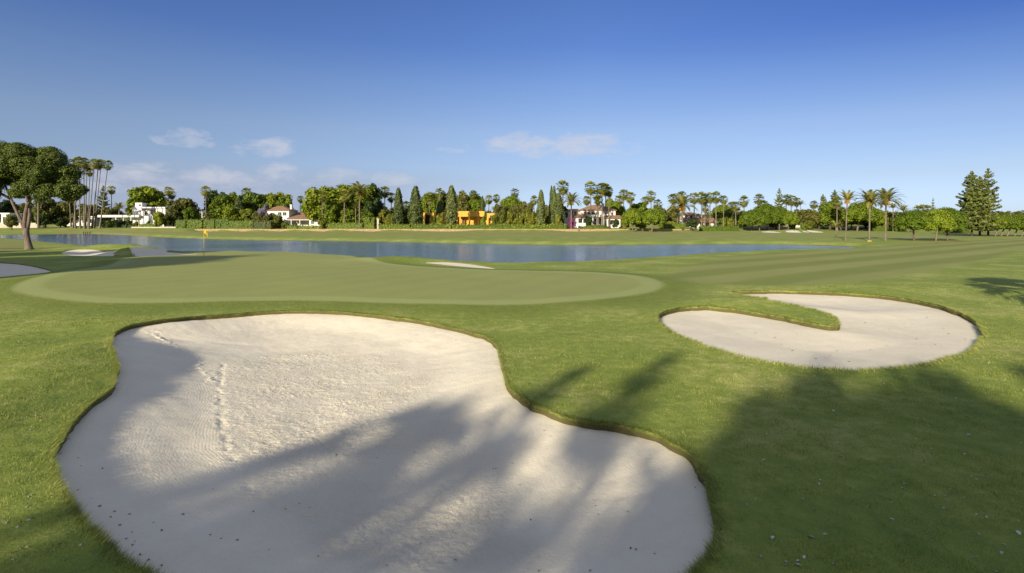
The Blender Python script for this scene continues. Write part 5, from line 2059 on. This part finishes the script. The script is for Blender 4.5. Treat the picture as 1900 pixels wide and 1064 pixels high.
# ------------------------------------------------------------------ shrubs and hedges
GS = 'garden shrubs'
for kind, u, vt, Y, w, lab in [
        ('shrub0', 712, 385, 199, 30, 'yellow green rounded shrub right of the gatepost'),
        ('shrub1', 817, 395, 197, 18, 'yellowish cone shrub before the left part of the orange house'),
        ('shrub2', 806, 399, 197, 14, 'lower yellowish shrub beside the cone shrub at the orange house'),
        ('topiary0', 897, 397, 197, 13, 'pointed green cone shrub on the orange porch'),
        ('shrub0', 919, 396, 197, 18, 'rounded cone shrub at the right end of the orange house'),
        ('shrub1', 934, 394, 197, 20, 'second cone shrub right of the orange house'),
        ('shrub2', 949, 391, 197, 22, 'tall cone shrub, first in the clipped row left of the slim cypress'),
        ('shrub0', 966, 392, 197, 22, 'cone shrub in the middle of the clipped row left of the slim cypress'),
        ('shrub1', 984, 391, 197, 24, 'broad cone shrub last of the clipped row left of the slim cypress'),
        ('shrub2', 1014, 400, 197, 14, 'small shrub between slim cypress and cypress trio'),
        ('shrub0', 1036, 399, 190.5, 15, 'golden cone shrub in front of the cypress trio'),
        ('shrub1', 516, 398, 196, 20, 'yellow green round shrub before the tiled villa stair'),
        ('olive2', 493, 400, 197, 18, 'grey olive bush before the tiled villa'),
        ('shrub2', 529, 411, 194, 16, 'low shrub left of the carport'),
        ('shrub0', 508, 410, 193, 22, 'wide low shrub under the yellow green one at the tiled villa'),
        ('dark2', 1092, 402, 198, 14, 'dark dense shrub at the foot of the villa palm clump'),
        ('dark0', 1143, 407, 196, 16, 'dark round shrub at the right wing of the white villa'),
        ('dark1', 1284, 409, 189, 28, 'dark broad shrub at the end of the ochre wall'),
        ('magenta0', 1060, 404, 195, 15, 'magenta flowering bougainvillea at the left wing of the white villa'),
        ('lilac0', 492, 377, 205, 22, 'lilac flowering tree over the roof of the tiled villa'),
        ('lilac0', 481, 386, 199, 18, 'smaller pale lilac tree before the tiled villa wall'),
        ('shrub1', 620, 407, 197, 12, 'small golden bush before the dark base of the bright ficus'),
        ('shrub0', 596, 399, 189, 15, 'little round topped yellow green tree at the garage corner'),
        ('dark1', 340, 402, 200, 26, 'dark bush behind the tall clipped hedge, left part'),
        ('shrub2', 362, 406, 198, 16, 'grey green shrub behind the tall clipped hedge'),
        ('topiary0', 275, 408, 196, 9, 'small potted cone tree at the white modern villa'),
        ('dark0', 228, 409, 196, 20, 'dark shrub under the porch of the white modern villa'),
        ('shrub1', 207, 408, 195, 22, 'pale shrub at the left end of the white modern villa porch'),
        ('dark2', 190, 411, 196, 14, 'dark low shrub between shore palms and the white modern villa'),
        ('shrub2', 1243, 410, 197, 18, 'pale shrub below the shaggy date palm'),
        ('topiary0', 1229, 409, 199, 18, 'green round shrub right of the two round pines'),
        ('shrub1', 1356, 405, 200, 14, 'yellowish shrub left of the umbrella pine grove'),
        ('shrub0', 1470, 406, 202, 16, 'yellowish palm shrub right end of the umbrella pine grove'),
        ('shrub2', 1500, 408, 203, 22, 'tan shrub under the small date palm'),
        ('topiary0', 1490, 412, 200, 12, 'dark green clipped ball right of the little gabled house')]:
    tree(kind, u, vt, 420, Y, w, lab, GS, {'magenta0': 'bougainvillea', 'lilac0': 'lilac_tree'}.get(kind, 'shrub'), {'lilac0': 'tree'}.get(kind, 'shrub'))

for kind, u, vt, Y, w, lab in [
        ('olive1', 305, 396, 194, 20, 'loose green tree before the right end of the white modern villa'),
        ('shrub2', 252, 411, 194, 12, 'low pale shrub before the lit wall of the white modern villa'),
        ('dark1', 216, 410, 193, 14, 'dark low shrub left of the white modern villa porch'),
        ('dark0', 240, 409, 195, 12, 'dark rounded shrub at the porch corner of the white modern villa'),
        ('ficus2', 350, 386, 201, 30, 'full green tree behind the pale hedge block'),
        ('olive0', 386, 396, 198, 20, 'olive shrub tree hiding the foot of the shaded house'),
        ('ficus1', 428, 384, 200, 34, 'low bright ficus crown behind the rounded bulging hedge'),
        ('ficus0', 456, 388, 202, 32, 'green tree behind the long loose hedge, left of the lilac tree'),
        ('olive2', 478, 394, 197, 26, 'grey olive tree half hiding the tiled villa'),
        ('olive1', 505, 396, 199, 18, 'greyish tree against the tiled villa wall'),
        ('ficus1', 648, 388, 199, 44, 'dark green lower bough tree behind the square cut hedge'),
        ('ficus2', 676, 392, 197, 36, 'green lower tree behind the upper hedge block'),
        ('shrub1', 726, 396, 196, 22, 'yellow green shrub left of the first tall cypress'),
        ('shrub0', 752, 399, 196, 22, 'yellow green shrub between the first two tall cypresses'),
        ('olive2', 850, 384, 210, 30, 'olive tree peeping over the roof of the ochre porch'),
        ('olive0', 928, 378, 206, 30, 'olive tree at the right end of the ochre porch'),
        ('olive1', 953, 380, 204, 34, 'olive tree under the flat topped umbrella pine'),
        ('shrub1', 1000, 398, 196, 16, 'shrub right behind the lone slim cypress'),
        ('olive2', 1226, 386, 205, 30, 'olive tree right of the second round lawn pine'),
        ('shrub0', 1160, 408, 190, 18, 'green shrub under the first round lawn pine'),
        ('shrub2', 1190, 407, 190, 22, 'green shrub between the two round lawn pines'),
        ('ficus2', 1378, 392, 210, 34, 'green tree behind the left outermost grove pine'),
        ('olive0', 1440, 396, 208, 40, 'olive tree in the shade behind the grove trunks'),
        ('olive1', 1560, 384, 202, 36, 'olive green tree left of the first tall date palm'),
        ('ficus1', 1628, 396, 203, 30, 'green tree behind the third tall date palm trunk'),
        ('olive2', 1690, 396, 170, 40, 'olive tree far behind the lone round fairway pine'),
        ('ficus0', 1790, 402, 150, 30, 'green tree left behind the giant norfolk trio')]:
    tree(kind, u, vt, 420, Y, w, lab, 'understorey of the gardens', 'shrub' if kind.startswith('shrub') else 'broadleaf_tree', 'shrub' if kind.startswith('shrub') else 'tree')

GH = 'clipped garden hedges'
for u0, u1, vt, Y, dep, lab in [
        (331, 345, 408.5, 189.5, 2.0, 'pale yellow green hedge block at the left start of the tall hedge'),
        (345.5, 376, 408, 190, 2.2, 'tall clipped hedge between pale block and the ficus'),
        (376.5, 398, 407.5, 190.5, 2.2, 'tallest block of the clipped hedge before the shaded house'),
        (398.5, 425, 406.5, 191, 2.6, 'rounded bulging hedge before the bright lumpy ficus'),
        (425.5, 470, 409.5, 190.5, 2.6, 'long loose hedge before the low wing of the tiled villa'),
        (470.5, 503, 411, 190.5, 2.4, 'dull olive hedge before the lilac trees'),
        (536, 552, 418.6, 190, 1.2, 'low hedge left half before the carport'),
        (554, 593, 419, 190, 1.2, 'low hedge right half before the carport and garage'),
        (601, 687, 414.2, 190.5, 2.0, 'neat square cut hedge under the great bright ficus'),
        (687.5, 693, 415.5, 190, 1.6, 'narrow dark hedge end left of the gatepost'),
        (678, 694, 404.5, 194, 2.5, 'clipped upper hedge block left of the gatepost'),
        (705, 762, 416.4, 190, 1.5, 'long low hedge section below the first two cypresses'),
        (762.3, 835, 416.6, 190, 1.5, 'long low hedge section below the left part of the orange house'),
        (841, 930, 416.8, 189.8, 1.5, 'long low hedge section below the orange porch'),
        (930.3, 1049, 417.2, 190, 1.5, 'longest low hedge section below the clipped cones and cypress trio'),
        (1234, 1268, 415.5, 192, 2.0, 'green hedge behind the right end of the ochre wall'),
        (1300, 1368, 420, 197, 1.5, 'low sunlit hedge below the straight palm row'),
        (1618, 1660, 411, 200, 2.0, 'dark hedge before the white cottage'),
        (262, 288, 415.6, 193.5, 1.2, 'low hedge before the right wall of the white modern villa'),
        (196, 245, 416.5, 194, 1.2, 'dark low hedge before the porch of the white modern villa'),
        (1742, 1800, 419, 160, 1.6, 'distant low hedge seen under the round fairway pines')]:
    hedge('hedge', u0, u1, vt, Y, dep, lab, 'dark_leaf' if 'dark low' in lab else ('olive' if 'olive' in lab else 'hedge'), group=GH)
# oval clipped bed before the white villa
x, y = at(1105, 192)
o = empty('oval_hedge', (x, y, tz(x, y)), 'low oval clipped hedge on the lawn of the white villa', 'hedge')
rng = np.random.default_rng(5)
n = 2600
d = unit(rng.normal(size=(n, 3)))
d[:, 2] = np.abs(d[:, 2])
C = d * np.array([5.4, 2.2, 1.25]) * rng.uniform(.94, 1.04, (n, 1))
link('foliage', leaf_mesh('foliage', leaf_quads(C, d + .4 * rng.normal(size=d.shape), .32, rng, 1.1)), M['hedge'], o)
b = MB()
b.tube([(0, 0, -.3), (0, 0, .9)], [.3, .2], 8)
b.build('branches', M['dark_bark'], o)


def distant_woods():
    """the far belt of trees that closes every gap at the horizon: one mass"""
    rng = np.random.default_rng(77)
    parts = []
    for k in range(330):
        u = -150 + k * 6.6 + rng.uniform(-3, 3)
        Y = rng.uniform(246, 300)
        x = (u - 950) / 1000 * Y
        H = rng.uniform(4.0, 7.6) if u < 1500 else rng.uniform(4, 6.5)
        if 905 < u < 925 or 545 < u < 560:
            H *= .7
        r = rng.uniform(2.4, 4.2)
        L_ = [(x + rng.uniform(-1, 1), Y + rng.uniform(-1, 1), 2 + H * .45, r, r, H * .5), (x + rng.uniform(-2, 2), Y, 2 + H * .7, r * .7, r * .7, H * .35)]
        parts.append(lobes_leaves(L_, 190, .95, rng, core=True))
    link_o = link('distant_woods', leaf_mesh('distant_woods', merge(parts)), M['woods'])
    tag(link_o, 'far belt of mixed woodland closing the horizon', 'woods', kind='stuff')


distant_woods()

# trees behind and beside the viewpoint: their shade lies on the bunkers
GSH = 'shade trees beside the viewpoint'
for kind, x, y, H, r, lab in SHADERS:
    z = tz(x, y)
    if kind == 'fan':
        stand('fan1', 'shade_palm', lab, 'palm tree', GSH, x, y, r / 1.75, trunk=H - 1.0 * r)
    elif kind == 'norfolk':
        stand('norfolk1', 'shade_pine', lab, 'tree', GSH, x, y, r / 3.0 * 1.6, r / 3.0 * 1.6, H / 14.0, None, z)
    else:
        stand(kind, 'shade_pine', lab, 'tree', GSH, x, y, r, r, H / 1.56, None, z)

# ------------------------------------------------------------------ turf blades near the viewer
def turf():
    rng = np.random.default_rng(300)
    bands = [(2.2, 4.0, 6200, .022, .0036), (4.0, 6.5, 4600, .023, .0042), (6.5, 10, 2400, .024, .0058), (10, 15.5, 950, .024, .0085), (15.5, 24, 260, .022, .013)]
    Xs, Ys, Hs, Ws = [], [], [], []
    for r0, r1, den, h, w in bands:
        xm = r1 * 1.06 + .5
        n = int(den * (2 * xm) * (r1 - r0))
        x = rng.uniform(-xm, xm, n)
        y = rng.uniform(r0, r1, n)
        ok = (np.abs(x) < y * 1.0 + .8)
        x, y = x[ok], y[ok]
        Xs.append(x)
        Ys.append(y)
        Hs.append(np.full(len(x), h))
        Ws.append(np.full(len(x), w))
    x, y, h, w = map(np.concatenate, (Xs, Ys, Hs, Ws))
    sb = np.full(len(x), -9.)
    for k in ('main', 'hook'):
        poly = BUNK[k]
        lo, hi = poly.min(0) - .6, poly.max(0) + .6
        q = (x > lo[0]) & (x < hi[0]) & (y > lo[1]) & (y < hi[1])
        i = np.nonzero(q)[0]
        sb[i] = np.maximum(sb[i], sdf(poly, x[i], y[i]))
    sg = np.full(len(x), -9.)
    q = np.nonzero(y > 13)[0]
    sg[q] = sdf(GREEN, x[q], y[q])
    sf = np.full(len(x), -9.)
    q = np.nonzero(y > 18)[0]
    sf[q] = sdf(FAIR, x[q], y[q])
    ok = (sb < .004) & (sg < -.15) & (sf < 0)
    x, y, h, w, sb, sg = x[ok], y[ok], h[ok], w[ok], sb[ok], sg[ok]
    h = h * np.where(sg > -2.2, .55, 1)
    tuft = np.clip(1 + .7 * fbm(x * 1.7, y * 1.7, 61, 3), .6, 1.4) * np.clip(1 + .9 * fbm(x * 7, y * 7, 64, 2), .6, 1.5)
    # the fringe that hangs over each bunker lip
    fx, fy, fh, fw, fdx, fdy = [], [], [], [], [], []
    for k, den in (('main', 2200), ('hook', 800)):
        poly = BUNK[k]
        nx = np.roll(poly, -1, 0)
        seg = nx - poly
        L_ = np.linalg.norm(seg, axis=1)
        n = int(L_.sum() * den)
        j = rng.choice(len(poly), n, p=L_ / L_.sum())
        p = poly[j] + seg[j] * rng.random((n, 1))
        nr = np.column_stack([-seg[:, 1], seg[:, 0]]) / (L_[:, None] + 1e-9)
        area = .5 * np.sum(poly[:, 0] * nx[:, 1] - nx[:, 0] * poly[:, 1])
        if area < 0:
            nr = -nr
        off = np.abs(rng.normal(size=n)) * .05
        p = p - nr[j] * (off - .008)[:, None]
        q = (p[:, 1] > 2.2) & (np.abs(p[:, 0]) < p[:, 1] + 1)
        p, jj = p[q], j[q]
        fx.append(p[:, 0])
        fy.append(p[:, 1])
        fh.append(np.full(len(p), .042 if k == 'main' else .06))
        fw.append(np.full(len(p), .005 if k == 'main' else .011))
        fdx.append(nr[jj, 0])
        fdy.append(nr[jj, 1])
    n0 = len(x)
    x = np.concatenate([x] + fx)
    y = np.concatenate([y] + fy)
    h = np.concatenate([h * tuft] + fh) * rng.uniform(.55, 1.25, len(x))
    w = np.concatenate([w] + fw) * rng.uniform(.7, 1.2, len(x))
    a = rng.uniform(0, 2 * PI, len(x))
    lean = rng.uniform(.15, 1.0, len(x))
    lx, ly = np.cos(a) * lean, np.sin(a) * lean
    # combed a little by the mower
    lx[:n0] += .5 * fbm(x[:n0] * .6, y[:n0] * .6, 71, 2)
    ly[:n0] += .5 * fbm(x[:n0] * .6, y[:n0] * .6, 73, 2)
    if fx:
        lx[n0:] += np.concatenate(fdx) * 1.1
        ly[n0:] += np.concatenate(fdy) * 1.1
    z = terrain(x, y) - .004
    b = a + PI / 2
    bx, by = np.cos(b) * w * .5, np.sin(b) * w * .5
    P0 = np.column_stack([x - bx, y - by, z])
    P1 = np.column_stack([x + bx, y + by, z])
    hz = h.copy()
    hz[n0:] *= np.where(rng.random(len(x) - n0) < .5, rng.uniform(-.8, .3, len(x) - n0), 1.)
    P2 = np.column_stack([x + lx * h, y + ly * h, z + hz])
    V = np.stack([P0, P1, P2], 1).reshape(-1, 3)
    F = np.arange(len(V)).reshape(-1, 3)
    var = rng.random(len(x))
    dryf = rng.random(len(x) - n0) < .3
    var[n0:] = np.where(dryf, .93, var[n0:] * .3)
    me = np_mesh('grass', V, F, dict(var=np.repeat(var, 3)))
    print('blades', len(x))
    tag(link('grass', me, M['blade']), 'short mown grass round the bunkers', 'grass', kind='stuff')


turf()

# ------------------------------------------------------------------ fallen leaves
def leaf_shape(seed, L_=1.0):
    rng = np.random.default_rng(seed)
    V, F = [], []
    m = 6
    for i in range(m + 1):
        t = i / m
        w = .30 * math.sin(PI * (t * .94 + .03)) ** .8
        cz = .22 * math.sin(PI * t) * rng.uniform(.4, 1.1)
        V += [(t - .5, -w, cz + .14 * rng.random()), (t - .5, 0, cz * .55), (t - .5, w, cz + .14 * rng.random())]
    for i in range(m):
        for j in range(2):
            k = i * 3 + j
            F.append((k, k + 1, k + 4, k + 3))
    b = MB()
    b.add(V, F, rng.random())
    return b.mesh('fallen_leaf')


def fallen_leaves():
    rng = np.random.default_rng(400)
    dry = [leaf_shape(500 + i) for i in range(5)]
    pale = [leaf_shape(520 + i) for i in range(4)]
    for me in dry:
        me.materials.append(M['dry_leaf'])
    for me in pale:
        me.materials.append(M['pale_leaf'])

    def put(me, u, v, size, lab, grp, zf):
        (x, y), = onland([(u, v)])
        z = zf(x, y)
        if zf is not tz:      # slide along the sight line onto the sunken sand
            for _ in range(6):
                y = (CAM_H - z) * 1000 / (v - 416)
                x = (u - 950) / 1000 * y
                z = zf(x, y)
        o = bpy.data.objects.new('fallen_leaf', me)
        COL.objects.link(o)
        o.location = (x, y, z + size * .05)
        o.rotation_euler = (rng.uniform(-.35, .35), rng.uniform(-.35, .35), rng.uniform(0, 6.28))
        o.scale = (size, size, size)
        tag(o, lab, 'leaf', grp)

    def sand(k):
        poly = BUNK[k]
        return lambda x, y: float(sand_z(k, np.array([x]), np.array([y]), sdf(poly, [x], [y]))[0][0])
    main, hook = BUNK['main'], BUNK['hook']
    spots = [(128, 815), (147, 832), (145, 850), (150, 865), (112, 843), (285, 840), (190, 870), (240, 955), (212, 950), (245, 988), (300, 985), (340, 955), (380, 862), (395, 908), (390, 993), (285, 970),
             (470, 950), (530, 945), (555, 935), (575, 942), (235, 1000), (260, 1030), (275, 1040), (300, 1050), (590, 1033), (440, 1003), (410, 1000), (370, 760), (236, 724), (475, 728), (620, 700),
             (624, 845), (700, 850), (705, 730), (715, 700), (770, 840), (795, 757), (920, 870), (915, 870), (965, 900), (780, 1010), (845, 1040), (985, 965), (1105, 940), (1110, 955), (1165, 950),
             (1075, 907), (1010, 800), (1022, 810), (1290, 905), (1180, 1020), (1215, 1028), (1095, 1060), (718, 1050), (1170, 1018), (760, 620), (763, 632), (830, 635), (846, 632), (888, 650), (905, 645), (920, 652),
             (840, 730), (950, 860), (680, 690), (790, 660), (430, 640), (630, 605), (585, 593), (145, 910), (170, 925), (185, 940), (205, 960), (222, 975), (250, 1005), (246, 1012), (1000, 1060), (500, 1020)]
    for u, v in spots:
        put(dry[int(rng.integers(5))], u, v, rng.uniform(.016, .032), 'small dry brown leaf lying on the sand of the largest bunker', 'dry leaves on the largest bunker', sand('main'))
    for u, v in [(1330, 628), (1402, 618), (1450, 640), (1438, 627), (1470, 652), (1553, 652), (1514, 667), (1575, 672), (1645, 642), (1650, 612), (1540, 660), (1700, 630), (1760, 620), (1750, 610), (1790, 630), (1605, 600), (1720, 590), (1735, 640), (1615, 650), (1480, 620)]:
        put(dry[int(rng.integers(5))], u, v, rng.uniform(.04, .06), 'small dry leaf lying on the sand of the hook shaped bunker', 'dry leaves on the hook shaped bunker', sand('hook'))
    n = 0
    named = [(1519, 899), (1680, 899), (1434, 999), (1505, 998), (1386, 937), (1510, 947), (1482, 1042), (1480, 1050), (1553, 823), (1797, 808), (1863, 1012), (1850, 1063), (1890, 990), (1859, 1027), (1635, 858), (1656, 867), (1545, 763), (1498, 709),
             (1422, 724), (1474, 795), (1512, 764), (1655, 864), (1716, 782), (1870, 766), (1830, 960), (1754, 922), (1790, 925), (1700, 815), (1655, 933), (1590, 912), (1522, 891), (1362, 894), (1341, 988), (1878, 930), (1805, 850), (1803, 884), (1811, 890)]
    while len(named) < 120:
        u, v = rng.uniform(1000, 1895), rng.uniform(640, 1060)
        (x, y), = onland([(u, v)])
        if max(sdf(main, [x], [y])[0], sdf(hook, [x], [y])[0]) < -.25:
            named.append((u, v))
    for i, (u, v) in enumerate(named):
        put(pale[i % 4], u, v, rng.uniform(.022, .038) * (1.5 if i < 20 else 1.), 'pale curled leaf lying on the shaded grass between the bunkers and the frame edge', 'pale leaves on the grass beside the bunkers', tz)
    k = 0
    while k < 70:
        u, v = rng.uniform(5, 215), rng.uniform(560, 1050)
        (x, y), = onland([(u, v)])
        if sdf(main, [x], [y])[0] < -.05:
            put(pale[k % 4] if k % 2 else dry[k % 5], u, v, rng.uniform(.022, .04), 'small fallen leaf on the grass left of the largest bunker', 'leaves on the grass left of the largest bunker', tz)
            k += 1


fallen_leaves()
